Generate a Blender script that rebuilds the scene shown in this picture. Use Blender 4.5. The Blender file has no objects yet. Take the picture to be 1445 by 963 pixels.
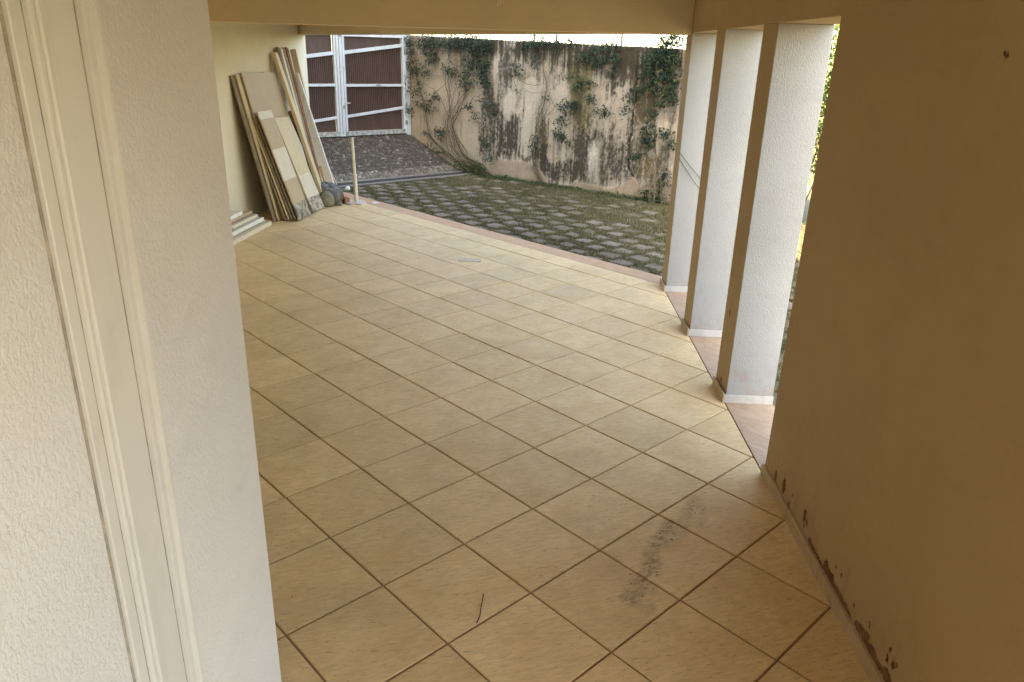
import bpy, bmesh, math, random
import numpy as np
from mathutils import Vector, Matrix
random.seed(7); RNG = np.random.default_rng(11)
SC = bpy.context.scene
COL = SC.collection
T = 0.42                      # one floor tile in metres; survey lengths below are in tiles
S2 = math.sqrt(2)
def G(X, Y, z=0.0): return Vector((X*T, Y*T, z*T))                          # tile-grid frame
def B(s, d, z=0.0): return G((d-s)/S2, (d+s)/S2, z)                          # building frame (along / across the carport)

# ------------------------------------------------------------------ camera
cam = bpy.data.cameras.new('camera'); camo = bpy.data.objects.new('camera', cam); COL.objects.link(camo)
cam.sensor_fit = 'HORIZONTAL'; cam.sensor_width = 36.0; cam.lens = 36.0*1038.07/1445.0
cam.clip_start = 0.05; cam.clip_end = 2000
rx = Vector((0.678022, 0.734555, 0.026742)); dn = Vector((0.276776, -0.221433, -0.935074)); fw = Vector((-0.680941, 0.641402, -0.353444))
M = Matrix((( rx.x, -dn.x, -fw.x), (rx.y, -dn.y, -fw.y), (rx.z, -dn.z, -fw.z))).to_4x4()
M.translation = Vector((6.99056, -3.09777, 4.71048))*T
camo.matrix_world = M
SC.camera = camo
# ------------------------------------------------------------------ world, sun, exposure
SUN_EL = math.radians(50); SUN_AZ = math.radians(-57)      # azimuth measured from +X towards +Y
world = bpy.data.worlds.new('World'); SC.world = world; world.use_nodes = True
nt = world.node_tree; nt.nodes.clear()
sky = nt.nodes.new('ShaderNodeTexSky'); sky.sky_type = 'NISHITA'; sky.sun_disc = False
sky.sun_elevation = SUN_EL; sky.sun_rotation = math.pi/2-SUN_AZ
sky.dust_density = 1.0; sky.air_density = 1.0; sky.ozone_density = 0.5
bg = nt.nodes.new('ShaderNodeBackground'); bg.inputs[1].default_value = 0.15
wo = nt.nodes.new('ShaderNodeOutputWorld')
nt.links.new(sky.outputs[0], bg.inputs[0]); nt.links.new(bg.outputs[0], wo.inputs[0])
sun = bpy.data.lights.new('sun', 'SUN'); sun.energy = 4.0; sun.angle = math.radians(0.53); sun.color = (1.0, 0.94, 0.85)
suno = bpy.data.objects.new('sun', sun); COL.objects.link(suno)
sdir = Vector((math.cos(SUN_EL)*math.cos(SUN_AZ), math.cos(SUN_EL)*math.sin(SUN_AZ), math.sin(SUN_EL)))
suno.rotation_euler = sdir.to_track_quat('Z', 'Y').to_euler(); suno.location = sdir*60
vs = SC.view_settings; vs.view_transform = 'Standard'; vs.look = 'None'; vs.exposure = 3.4; vs.use_white_balance = True; vs.white_balance_temperature = 8800; vs.white_balance_tint = 10.0; vs.gamma = 1.0; vs.use_curve_mapping = False
cy = SC.cycles
cy.use_denoising = True; cy.max_bounces = 12; cy.diffuse_bounces = 8; cy.glossy_bounces = 4; cy.transparent_max_bounces = 8
cy.sample_clamp_indirect = 8.0; cy.caustics_reflective = False; cy.caustics_refractive = False

# ------------------------------------------------------------------ material helpers
class NM:
    def __init__(self, name, rough=0.7, spec=0.3):
        self.m = bpy.data.materials.new(name); self.m.use_nodes = True
        self.t = self.m.node_tree; self.b = self.t.nodes['Principled BSDF']
        self.b.inputs['Roughness'].default_value = rough
        self.b.inputs['Specular IOR Level'].default_value = spec
    def n(self, ty, **kw):
        nd = self.t.nodes.new(ty)
        for k, v in kw.items():
            if k.startswith('i_'):
                key = k[2:].replace('_', ' ')
                nd.inputs[key].default_value = v
            else: setattr(nd, k, v)
        return nd
    def l(self, a, b): self.t.links.new(a, b)
    def coord(self, scale=(1, 1, 1), rot=(0, 0, 0), kind='geo', loc=(0, 0, 0)):
        if kind == 'geo': src = self.n('ShaderNodeNewGeometry').outputs['Position']
        else: src = self.n('ShaderNodeTexCoord').outputs['Object']
        mp = self.n('ShaderNodeMapping'); mp.inputs['Scale'].default_value = scale; mp.inputs['Rotation'].default_value = rot; mp.inputs['Location'].default_value = loc
        self.l(src, mp.inputs['Vector']); return mp.outputs[0]
    def noise(self, vec, scale, detail=4, rough=0.55, dist=0.0):
        nd = self.n('ShaderNodeTexNoise'); nd.inputs['Scale'].default_value = scale; nd.inputs['Detail'].default_value = detail
        nd.inputs['Roughness'].default_value = rough; nd.inputs['Distortion'].default_value = dist
        self.l(vec, nd.inputs['Vector']); return nd.outputs['Fac']
    def ramp(self, fac, stops, interp='LINEAR'):
        r = self.n('ShaderNodeValToRGB'); r.color_ramp.interpolation = interp
        e = r.color_ramp.elements
        while len(e) < len(stops): e.new(0.5)
        for k, (p, c) in enumerate(stops):
            e[k].position = p; e[k].color = (c, c, c, 1) if isinstance(c, (int, float)) else (*c, 1)
        self.l(fac, r.inputs[0]); return r.outputs[0]
    def mix(self, fac, a, b, mode='MIX'):
        m = self.n('ShaderNodeMix', data_type='RGBA', blend_type=mode)
        for q, val in ((0, fac), (6, a), (7, b)):
            sock = m.inputs[q]
            if hasattr(val, 'is_linked'): self.l(val, sock)
            elif isinstance(val, (int, float)): sock.default_value = val if q == 0 else (val, val, val, 1)
            else: sock.default_value = (*val, 1)
        return m.outputs[2]
    def math(self, op, a, b=0.0):
        m = self.n('ShaderNodeMath', operation=op)
        for k, v in enumerate((a, b)):
            if hasattr(v, 'is_linked'): self.l(v, m.inputs[k])
            else: m.inputs[k].default_value = v
        return m.outputs[0]
    def color(self, c):
        if hasattr(c, 'is_linked'): self.l(c, self.b.inputs['Base Color'])
        else: self.b.inputs['Base Color'].default_value = (*c, 1)
    def roughness(self, r): self.l(r, self.b.inputs['Roughness'])
    def bump(self, h, strength=0.3, dist=0.003, prev=None):
        bn = self.n('ShaderNodeBump'); bn.inputs['Strength'].default_value = strength; bn.inputs['Distance'].default_value = dist
        self.l(h, bn.inputs['Height'])
        if prev is not None: self.l(prev, bn.inputs['Normal'])
        self.l(bn.outputs[0], self.b.inputs['Normal']); return bn.outputs[0]

def simple(name, c, rough=0.7, var=0.15, scale=8.0, spec=0.3, bump=0.0, bscale=60, stretch=(1, 1, 1)):
    k = NM(name, rough, spec); v = k.coord(stretch)
    n1 = k.noise(v, scale, 5)
    c0 = tuple(x*(1-var) for x in c); c1 = tuple(min(1, x*(1+var)) for x in c)
    k.color(k.mix(k.ramp(n1, [(0.3, 0.0), (0.7, 1.0)]), c0, c1))
    if bump: k.bump(k.noise(v, bscale, 3), bump, 0.004)
    return k.m

PAINT = (0.505, 0.362, 0.205)
def paint_mat(name, c, bs=1.0, scale=70, dirt=0.0):
    k = NM(name, 0.75, 0.25); v = k.coord()
    big = k.noise(v, 1.1, 5, 0.6); fine = k.noise(v, 25, 4)
    col = k.mix(k.ramp(big, [(0.3, 0.0), (0.75, 1.0)]), tuple(x*0.88 for x in c), tuple(min(1, x*1.05) for x in c))
    col = k.mix(k.math('MULTIPLY', k.ramp(fine, [(0.55, 0.0), (0.75, 1.0)]), 0.10), col, tuple(x*0.75 for x in c))
    scuff = k.noise(k.coord((1, 1, 2.2), (0, 0, .3)), 4.5, 7, 0.7, 0.8)
    col = k.mix(k.math('MULTIPLY', k.ramp(scuff, [(0.52, 0.0), (0.70, 1.0)]), 0.22), col, tuple(x*0.72 for x in c))
    if dirt:
        z = k.n('ShaderNodeSeparateXYZ'); k.l(k.n('ShaderNodeNewGeometry').outputs['Position'], z.inputs[0])
        band = k.math('SUBTRACT', 1.0, k.math('DIVIDE', z.outputs[2], 0.35))
        sp = k.ramp(k.math('ADD', k.math('MULTIPLY', k.noise(k.coord((1, 1, 0.6)), 9, 6, 0.65), 1.0), k.math('MULTIPLY', band, 0.12)), [(0.60, 0.0), (0.72, 1.0)])
        col = k.mix(k.math('MULTIPLY', sp, dirt), col, (0.33, 0.20, 0.10))
    k.color(col)
    vv = k.coord((1, 1, 0.75))
    h = k.noise(vv, scale, 3, 0.5, 0.6)
    b1 = k.bump(k.ramp(h, [(0.35, 0.0), (0.65, 1.0)]), 0.28*bs, 0.004)
    k.bump(k.noise(v, 3.0, 3), 0.15, 0.03, b1)
    return k.m
M_paint = paint_mat('paint_cream_wall', PAINT, 1.0, 70, 0.25)
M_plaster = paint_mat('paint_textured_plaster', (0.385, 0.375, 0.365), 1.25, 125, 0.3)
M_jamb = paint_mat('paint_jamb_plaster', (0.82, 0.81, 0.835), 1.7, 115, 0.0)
M_beam = paint_mat('paint_tan_beam', (0.70, 0.565, 0.375), 0.6, 95, 0.0)
M_ceil = paint_mat('paint_white_ceiling', (0.84, 0.81, 0.74), 0.4, 80)
M_leftwall = paint_mat('paint_left_wall', (0.72, 0.64, 0.49), 0.4, 80, 0.0)

def tile_mat():
    k = NM('ceramic_floor_tile', 0.42, 0.26)
    oi = k.n('ShaderNodeObjectInfo')
    rnd = k.math('MULTIPLY', oi.outputs['Random'], 37.0)
    src = k.n('ShaderNodeNewGeometry').outputs['Position']
    add = k.n('ShaderNodeVectorMath', operation='ADD'); k.l(src, add.inputs[0]); 
    cmb = k.n('ShaderNodeCombineXYZ'); k.l(rnd, cmb.inputs[0]); k.l(rnd, cmb.inputs[1]); k.l(cmb.outputs[0], add.inputs[1])
    mp = k.n('ShaderNodeMapping'); mp.inputs['Scale'].default_value = (1, 1, 1); mp.inputs['Rotation'].default_value = (0, 0, math.radians(-64)); k.l(add.outputs[0], mp.inputs[0])
    mp2 = k.n('ShaderNodeMapping'); mp2.inputs['Scale'].default_value = (1, 5.5, 1); k.l(mp.outputs[0], mp2.inputs[0])
    v = mp2.outputs[0]
    cloud = k.noise(mp.outputs[0], 5.5, 5, 0.6)
    grain = k.noise(v, 14, 6, 0.7, 0.8)
    fleck = k.noise(v, 24, 5, 0.65, 0.6)
    base = k.mix(k.ramp(cloud, [(0.3, 0.0), (0.7, 1.0)]), (0.76, 0.525, 0.275), (0.86, 0.65, 0.38))
    base = k.mix(k.math('MULTIPLY', k.ramp(grain, [(0.42, 0.0), (0.68, 1.0)]), 0.42), base, (0.44, 0.31, 0.17))
    base = k.mix(k.math('MULTIPLY', k.ramp(fleck, [(0.60, 0.0), (0.67, 1.0)]), 0.65), base, (0.27, 0.18, 0.10))
    hv = k.math('ADD', 0.92, k.math('MULTIPLY', oi.outputs['Random'], 0.13))
    hc = k.n('ShaderNodeCombineColor'); 
    for q in range(3): k.l(hv, hc.inputs[q])
    base = k.mix(1.0, base, hc.outputs[0], 'MULTIPLY')
    # trodden dirt, broad and uneven, plus one dragged dark smear with a shape of its own
    dv = k.coord()
    dirt = k.ramp(k.noise(dv, 1.7, 6, 0.65), [(0.48, 0.0), (0.75, 1.0)])
    base = k.mix(k.math('MULTIPLY', dirt, 0.35), base, (0.36, 0.25, 0.14))
    spots = k.ramp(k.noise(dv, 22, 5, 0.6), [(0.68, 0.0), (0.74, 1.0)])
    base = k.mix(k.math('MULTIPLY', spots, 0.35), base, (0.2, 0.13, 0.07))
    SM = SMEAR_PTS
    warp = k.n('ShaderNodeTexNoise'); warp.inputs['Scale'].default_value = 14; warp.inputs['Detail'].default_value = 5; k.l(src, warp.inputs['Vector'])
    wv = k.n('ShaderNodeVectorMath', operation='MULTIPLY_ADD'); k.l(warp.outputs['Color'], wv.inputs[0]); wv.inputs[1].default_value = (0.06, 0.06, 0); k.l(src, wv.inputs[2])
    tot = None
    for (x, y, r, a) in SM:
        ds = k.n('ShaderNodeVectorMath', operation='DISTANCE'); k.l(wv.outputs[0], ds.inputs[0]); ds.inputs[1].default_value = (x*T+0.03, y*T+0.03, 0)
        f = k.math('MULTIPLY', k.ramp(k.math('DIVIDE', ds.outputs['Value'], r*.8), [(0.25, 1.0), (1.0, 0.0)]), a)
        tot = f if tot is None else k.math('MAXIMUM', tot, f)
    sm = k.math('MULTIPLY', tot, k.ramp(k.noise(k.coord((1.0, .35, 1), (0, 0, math.radians(14))), 55, 8, 0.75), [(0.38, 0.08), (0.60, 0.95)]))
    base = k.mix(k.math('MULTIPLY', sm, 0.9), base, (0.14, 0.085, 0.045))
    k.color(base)
    k.roughness(k.ramp(k.noise(dv, 6, 5), [(0.3, 0.42), (0.7, 0.62)]))
    k.bump(grain, 0.12, 0.002)
    return k.m
SMEAR_PTS = [(3.117, 3.55, 0.075, 0.45), (3.159, 3.449, 0.075, 0.45), (3.202, 3.347, 0.075, 0.45), (3.237, 3.255, 0.075, 0.45), (3.273, 3.163, 0.075, 0.45), (3.31, 3.013, 0.075, 0.45), (3.333, 2.926, 0.075, 0.45), (3.356, 2.839, 0.075, 0.45), (3.388, 2.695, 0.075, 0.45), (3.409, 2.611, 0.075, 0.45), (3.202, 2.972, 0.065, 0.85), (3.226, 2.885, 0.065, 0.85), (3.25, 2.797, 0.065, 0.85), (3.289, 2.64, 0.065, 0.85), (3.345, 2.488, 0.065, 0.85), (3.388, 2.368, 0.065, 0.85), (3.473, 2.281, 0.065, 0.85), (3.511, 2.182, 0.065, 0.85), (3.556, 2.094, 0.065, 0.85), (3.578, 1.965, 0.065, 0.85), (3.616, 1.859, 0.065, 0.85), (3.653, 1.755, 0.065, 0.85), (3.69, 1.641, 0.065, 0.85), (3.863, 1.687, 0.06, 0.5), (3.239, 3.414, 0.075, 0.3), (3.314, 3.346, 0.075, 0.3), (3.389, 3.278, 0.075, 0.3), (3.458, 3.21, 0.075, 0.3), (3.669, 1.97, 0.06, 0.4), (3.722, 1.893, 0.06, 0.4)]
M_tile = tile_mat()
def grout_mat():
    k = NM('grout', 0.9, 0.1); v = k.coord()
    k.color(k.mix(k.noise(v, 6, 5), (0.26, 0.155, 0.085), (0.40, 0.26, 0.15))); k.bump(k.noise(v, 200, 2), 0.4, 0.002); return k.m
M_grout = grout_mat()
def slab_mat(name, c0, c1, c2):
    k = NM(name, 0.5, 0.35); v = k.coord((2.2, 9, 1), (0, 0, math.radians(45)))
    w = k.noise(v, 2.2, 6, 0.65, 1.0)
    c = k.mix(k.ramp(w, [(0.35, 0.0), (0.68, 1.0)]), c0, c1)
    c = k.mix(k.math('MULTIPLY', k.ramp(k.noise(k.coord(), 7, 6, 0.7), [(0.52, 0.0), (0.72, 1.0)]), 0.5), c, c2)
    k.color(c); k.bump(k.noise(k.coord(), 60, 4), 0.15, 0.002); return k.m
M_border = slab_mat('terracotta_border', (0.50, 0.28, 0.155), (0.58, 0.355, 0.21), (0.34, 0.20, 0.115))
M_thresh = slab_mat('threshold_stone', (0.42, 0.27, 0.17), (0.53, 0.37, 0.26), (0.30, 0.18, 0.11))
M_marble = slab_mat('pale_marble_skirting', (0.46, 0.44, 0.42), (0.56, 0.54, 0.51), (0.36, 0.29, 0.22))
M_skirt = slab_mat('tan_ceramic_skirting', (0.48, 0.365, 0.235), (0.56, 0.44, 0.29), (0.30, 0.20, 0.12))
M_peel = simple('bare_brown_render', (0.22, 0.12, 0.06), 0.95, 0.35, 30, 0.1, 0.6, 90)
M_white = NM('white_frame_paint', 0.38, 0.45)
_v = M_white.coord((1, 1, 0.35)); M_white.color(M_white.mix(M_white.math('MULTIPLY', M_white.ramp(M_white.noise(_v, 9, 6, 0.7), [(0.5, 0.0), (0.8, 1.0)]), 0.5), (0.77, 0.755, 0.745), (0.60, 0.57, 0.54))); M_white.bump(M_white.noise(M_white.coord(), 40, 3), 0.06, 0.002); M_white = M_white.m
def vcol_mat(name, attr='col', rough=0.85, spec=0.15, amt=0.25, scale=60, bump=0.3, trans=0.0):
    k = NM(name, rough, spec); a = k.n('ShaderNodeVertexColor', layer_name=attr)
    n = k.noise(k.coord(), scale, 5, 0.65)
    c = k.mix(1.0, a.outputs[0], k.ramp(n, [(0.25, 1-amt), (0.75, 1+amt*0.6)]), 'MULTIPLY')
    k.color(c)
    if bump: k.bump(n, bump, 0.004)
    if trans:
        tr = k.n('ShaderNodeBsdfTranslucent'); k.l(c, tr.inputs[0]); ms = k.n('ShaderNodeMixShader'); ms.inputs[0].default_value = trans
        k.l(k.b.outputs[0], ms.inputs[1]); k.l(tr.outputs[0], ms.inputs[2]); k.l(ms.outputs[0], k.t.nodes['Material Output'].inputs[0])
    return k.m
M_stain = vcol_mat('stained_plaster', 'col', 0.9, 0.1, 0.30, 38, 0.5)
M_leaf = vcol_mat('leaf', 'col', 0.5, 0.35, 0.15, 30, 0.0, 0.35)
M_grass = vcol_mat('grass_blade', 'col', 0.7, 0.15, 0.1, 5, 0.0, 0.3)
M_cobble = vcol_mat('cobble_stone', 'col', 0.8, 0.25, 0.3, 50, 0.5)
def soil_mat():
    k = NM('soil_and_moss', 0.95, 0.1); v = k.coord()
    c = k.mix(k.ramp(k.noise(v, 2.5, 6, 0.65), [(0.35, 0.0), (0.65, 1.0)]), (0.165, 0.13, 0.088), (0.13, 0.135, 0.07))
    c = k.mix(k.math('MULTIPLY', k.ramp(k.noise(v, 40, 4), [(0.5, 0.0), (0.7, 1.0)]), 0.6), c, (0.20, 0.175, 0.12))
    k.color(c); k.bump(k.noise(v, 50, 6), 0.8, 0.02); return k.m
M_soil = soil_mat()
def paver_mat():
    k = NM('concrete_paver', 0.9, 0.15); v = k.coord(); oi = k.n('ShaderNodeObjectInfo')
    c = k.mix(oi.outputs['Random'], (0.175, 0.137, 0.106), (0.26, 0.21, 0.168))
    c = k.mix(k.math('MULTIPLY', k.ramp(k.noise(v, 14, 6, 0.7), [(0.42, 0.0), (0.7, 1.0)]), 0.7), c, (0.11, 0.09, 0.068))
    c = k.mix(k.math('MULTIPLY', k.ramp(k.noise(v, 5, 5, 0.7), [(0.5, 0.0), (0.68, 1.0)]), 0.5), c, (0.065, 0.075, 0.032))
    k.color(c); k.bump(k.noise(v, 90, 5, 0.7), 0.7, 0.006); return k.m
M_paver = paver_mat()
M_concrete = simple('drain_concrete', (0.19, 0.175, 0.16), 0.95, 0.35, 14, 0.1, 0.6, 60)
M_bounce = simple('bounce_concrete', (0.17, 0.17, 0.165), 0.9, 0.12, 5, 0.1, 0.4, 40)
M_grate = simple('drain_grate', (0.06, 0.058, 0.055), 0.7, 0.3, 20, 0.4)
def weathered(name, c, dirt, lo=0.5, hi=0.72, amt=0.7, rough=0.6, scale=9, stretch=(1, 1, 0.5)):
    k = NM(name, rough, 0.35); v = k.coord(stretch)
    n = k.noise(v, scale, 7, 0.7, 0.4)
    c1 = k.mix(k.math('MULTIPLY', k.ramp(n, [(lo, 0.0), (hi, 1.0)]), amt), c, dirt)
    k.color(k.mix(k.math('MULTIPLY', k.ramp(k.noise(v, 60, 4), [(0.5, 0.0), (0.7, 1.0)]), 0.25), c1, tuple(x*0.6 for x in c)))
    k.bump(k.noise(k.coord(), 60, 4), 0.2, 0.002); return k.m
M_gwhite = weathered('gate_white_paint', (0.50, 0.53, 0.57), (0.25, 0.22, 0.19), 0.52, 0.75, 0.6)
M_gbottom = weathered('gate_bottom_paint', (0.42, 0.43, 0.43), (0.16, 0.13, 0.10), 0.42, 0.60, 0.85, 0.7, 16, (1, 1, 1))
M_gbrown = weathered('gate_brown_sheet', (0.068, 0.036, 0.029), (0.12, 0.075, 0.062), 0.5, 0.75, 0.45, 0.6, 5, (1, 1.2, 0.35))
M_steel = simple('dull_steel', (0.22, 0.2, 0.19), 0.45, 0.3, 20, 0.5)
M_bA = weathered('beige_board', (0.46, 0.345, 0.22), (0.33, 0.27, 0.18), 0.5, 0.75, 0.4, 0.55, 4)
M_bB = weathered('cream_board', (0.60, 0.475, 0.30), (0.40, 0.33, 0.22), 0.52, 0.75, 0.5, 0.55, 5)
M_bC = weathered('off_white_board', (0.64, 0.55, 0.42), (0.40, 0.36, 0.28), 0.5, 0.72, 0.5, 0.55, 6)
M_bD = weathered('mould_stained_board', (0.47, 0.40, 0.31), (0.07, 0.06, 0.05), 0.42, 0.58, 0.9, 0.85, 12, (1, 1, 1))
M_bE = weathered('dark_board_edge', (0.27, 0.205, 0.135), (0.13, 0.10, 0.07), 0.45, 0.65, 0.7, 0.8, 12)
M_rust = weathered('rusty_edge', (0.24, 0.11, 0.05), (0.12, 0.05, 0.02), 0.45, 0.65, 0.8, 0.85, 20)
M_pw = weathered('white_plank', (0.74, 0.71, 0.66), (0.40, 0.35, 0.30), 0.54, 0.72, 0.6, 0.5, 8)
M_bark = simple('vine_bark', (0.085, 0.068, 0.05), 0.9, 0.35, 30, 0.1, 0.6, 90)
M_dry = simple('dry_pale_stem', (0.22, 0.185, 0.14), 0.9, 0.3, 30, 0.1)
M_bag = NM('grey_plastic_bag', 0.3, 0.5)
_v = M_bag.coord(); M_bag.color(M_bag.mix(M_bag.ramp(M_bag.noise(_v, 12, 5), [(0.35, 0.0), (0.65, 1.0)]), (0.05, 0.038, 0.028), (0.15, 0.12, 0.09))); M_bag.bump(M_bag.noise(_v, 28, 5, 0.6, 1.5), 0.7, 0.02); M_bag = M_bag.m
M_stone = simple('mossy_stone', (0.19, 0.18, 0.12), 0.9, 0.4, 25, 0.2, 0.7, 70)
M_pole = simple('ivory_pole', (0.60, 0.54, 0.43), 0.5, 0.12, 15, 0.4)
M_card = simple('pale_cardboard', (0.62, 0.50, 0.42), 0.9, 0.15, 15, 0.1, 0.3, 60)
M_brick = simple('red_brick', (0.26, 0.135, 0.085), 0.9, 0.25, 30, 0.1, 0.5, 80)
M_foam = simple('white_plastic', (0.75, 0.71, 0.66), 0.5, 0.08, 20, 0.4)
M_twig = simple('dark_twig', (0.07, 0.045, 0.025), 0.9, 0.3, 40, 0.1)
M_wire = simple('galvanised_wire', (0.16, 0.155, 0.15), 0.5, 0.2, 20, 0.4)
M_green = simple('green_plastic', (0.12, 0.24, 0.13), 0.6, 0.4, 40, 0.3)
M_unseen_hedge = simple('unseen_hedge_core', (0.035, 0.06, 0.022), 0.9, 0.4, 30, 0.1, 0.6, 60)
M_shadow = simple('shadow_line_tone', (0.44, 0.39, 0.345), 0.9, 0.3, 20, 0.1)
M_shademass = simple('shade_mass_render', (0.62, 0.52, 0.38), 0.9, 0.1, 3, 0.1)

# ------------------------------------------------------------------ object helpers
WLOC = {}
def thing(name, label, cat, loc, group=None):
    o = bpy.data.objects.new(name, None); o.empty_display_size = 0.2; COL.objects.link(o); o.location = loc; WLOC[o] = Vector(loc)
    o['label'] = label; o['category'] = cat
    if group: o['group'] = group
    return o
def tag(o, label=None, cat=None, group=None, kind=None):
    if label: o['label'] = label
    if cat: o['category'] = cat
    if group: o['group'] = group
    if kind: o['kind'] = kind
    return o
def link(name, me, loc, parent=None):
    o = bpy.data.objects.new(name, me); COL.objects.link(o); loc = Vector(loc); WLOC[o] = loc
    if parent is not None: o.parent = parent; o.location = loc-WLOC[parent]
    else: o.location = loc
    return o
def mk(name, V, F, mat, parent=None, bevel=0.0, smooth=False, segs=2):
    V = [Vector(v) for v in V]
    loc = sum(V, Vector())/len(V); loc.z = min(v.z for v in V)
    me = bpy.data.meshes.new(name); me.from_pydata([v-loc for v in V], [], F)
    bm = bmesh.new(); bm.from_mesh(me)
    bmesh.ops.recalc_face_normals(bm, faces=bm.faces)
    if bevel:
        bmesh.ops.bevel(bm, geom=[e for e in bm.edges if e.is_manifold and e.calc_face_angle(0) > 0.3], offset=bevel, segments=segs, affect='EDGES', profile=0.5)
    bm.to_mesh(me); bm.free()
    for m in (mat if isinstance(mat, (list, tuple)) else [mat]): me.materials.append(m)
    if smooth:
        for p in me.polygons: p.use_smooth = True
    return link(name, me, loc, parent)
def prism(poly, z0, z1):
    """poly: world xy points (Vectors, z ignored); z0/z1 in tiles, numbers or per-point lists"""
    n = len(poly); z0 = z0 if isinstance(z0, (list, tuple)) else [z0]*n; z1 = z1 if isinstance(z1, (list, tuple)) else [z1]*n
    V = [Vector((p.x, p.y, a*T)) for p, a in zip(poly, z0)]+[Vector((p.x, p.y, a*T)) for p, a in zip(poly, z1)]
    F = [list(range(n))[::-1], list(range(n, 2*n))]+[[k, (k+1) % n, n+(k+1) % n, n+k] for k in range(n)]
    return V, F
def boxB(s0, s1, d0, d1, z0, z1): return prism([B(s0, d0), B(s1, d0), B(s1, d1), B(s0, d1)], z0, z1)
def boxG(x0, x1, y0, y1, z0, z1): return prism([G(x0, y0), G(x1, y0), G(x1, y1), G(x0, y1)], z0, z1)
def hexa(c8):
    return [Vector(c) for c in c8], [[0, 1, 2, 3], [7, 6, 5, 4], [0, 4, 5, 1], [1, 5, 6, 2], [2, 6, 7, 3], [3, 7, 4, 0]]
def tube(pts, rad, n=5):
    """tapered tube through pts; rad number or list"""
    V = []; F = []; pts = [Vector(p) for p in pts]
    for k, p in enumerate(pts):
        a = (pts[min(k+1, len(pts)-1)]-pts[max(k-1, 0)]).normalized()
        u = a.orthogonal().normalized() if k == 0 else (u-a*u.dot(a)).normalized()
        w = a.cross(u); r = rad if isinstance(rad, (int, float)) else rad[k]
        for q in range(n):
            t = 2*math.pi*q/n; V.append(p+(u*math.cos(t)+w*math.sin(t))*r)
    for k in range(len(pts)-1):
        for q in range(n): F.append([k*n+q, k*n+(q+1) % n, (k+1)*n+(q+1) % n, (k+1)*n+q])
    F.append(list(range(n))[::-1]); F.append([(len(pts)-1)*n+q for q in range(n)])
    return V, F
def smooth_path(pts, sub=4, jit=0.0, seed=0):
    rr = random.Random(seed); pts = [Vector(p) for p in pts]; out = []
    for k in range(len(pts)-1):
        p0 = pts[max(k-1, 0)]; p1 = pts[k]; p2 = pts[k+1]; p3 = pts[min(k+2, len(pts)-1)]
        for q in range(sub):
            t = q/sub
            out.append(0.5*((2*p1)+(p2-p0)*t+(2*p0-5*p1+4*p2-p3)*t*t+(3*p1-p0-3*p2+p3)*t**3)+Vector((rr.uniform(-jit, jit), rr.uniform(-jit, jit), rr.uniform(-jit, jit))))
    out.append(pts[-1]); return out
def merge(parts):
    V = []; F = []
    for v, f in parts:
        o = len(V); V += list(v); F += [[i+o for i in q] for q in f]
    return V, F
def raw_mesh(name, V, F, mat, cols=None, parent=None, kind=None, quads=None, smooth=False):
    """big numpy mesh; V (n,3), F (m,k); cols per-vertex (n,3)"""
    V = np.asarray(V, np.float32); F = np.asarray(F, np.int32); m, kk = F.shape
    loc = Vector((float(V[:, 0].mean()), float(V[:, 1].mean()), float(V[:, 2].min())))
    me = bpy.data.meshes.new(name); me.vertices.add(len(V)); me.vertices.foreach_set('co', (V-np.array(loc, np.float32)).ravel())
    me.loops.add(m*kk); me.loops.foreach_set('vertex_index', F.ravel())
    me.polygons.add(m); me.polygons.foreach_set('loop_start', np.arange(0, m*kk, kk, dtype=np.int32))
    if smooth: me.polygons.foreach_set('use_smooth', np.ones(m, bool))
    me.update(calc_edges=True)
    if cols is not None:
        a = me.color_attributes.new('col', 'FLOAT_COLOR', 'POINT'); a.data.foreach_set('color', np.c_[cols, np.ones(len(V))].astype(np.float32).ravel())
    me.materials.append(mat)
    o = link(name, me, loc, parent)
    if kind: o['kind'] = kind
    return o
def vnoise(x, y, seed=0):
    r = np.random.default_rng(seed).random((64, 64)); xi = np.floor(x).astype(int); yi = np.floor(y).astype(int); fx = x-xi; fy = y-yi
    fx = fx*fx*(3-2*fx); fy = fy*fy*(3-2*fy); g = lambda a, b: r[a % 64, b % 64]
    return (g(xi, yi)*(1-fx)+g(xi+1, yi)*fx)*(1-fy)+(g(xi, yi+1)*(1-fx)+g(xi+1, yi+1)*fx)*fy
def fbm(x, y, seed=0, oct=4):
    t = 0; a = 0.5; n = 0
    for k in range(oct): t = t+a*vnoise(x*2**k+k*7.3, y*2**k+k*3.1, seed+k); n += a; a *= 0.55
    return t/n
def sst(a, b, x): t = np.clip((x-a)/(b-a), 0, 1); return t*t*(3-2*t)

# ================================================================== SETTING
def clip(poly, n, d):          # keep n.p <= d
    out = []
    for k in range(len(poly)):
        a = poly[k]; b = poly[(k+1) % len(poly)]; da = n[0]*a[0]+n[1]*a[1]-d; db = n[0]*b[0]+n[1]*b[1]-d
        if da <= 0: out.append(a)
        if da*db < 0: t = da/(da-db); out.append((a[0]+(b[0]-a[0])*t, a[1]+(b[1]-a[1])*t))
    return out
GZ = -0.19                     # yard soil level (tiles)
gr = mk('ground', [(-400, -400, GZ*T), (400, -400, GZ*T), (400, 400, GZ*T), (-400, 400, GZ*T)], [[0, 1, 2, 3]], M_soil); gr['kind'] = 'structure'
pa = mk('path', *boxB(-20, -5.0, 8.0, 17.0, GZ-.1, GZ+.02), M_bounce); pa['kind'] = 'structure'  # unseen paving added to bounce sunlight in through the openings
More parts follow.
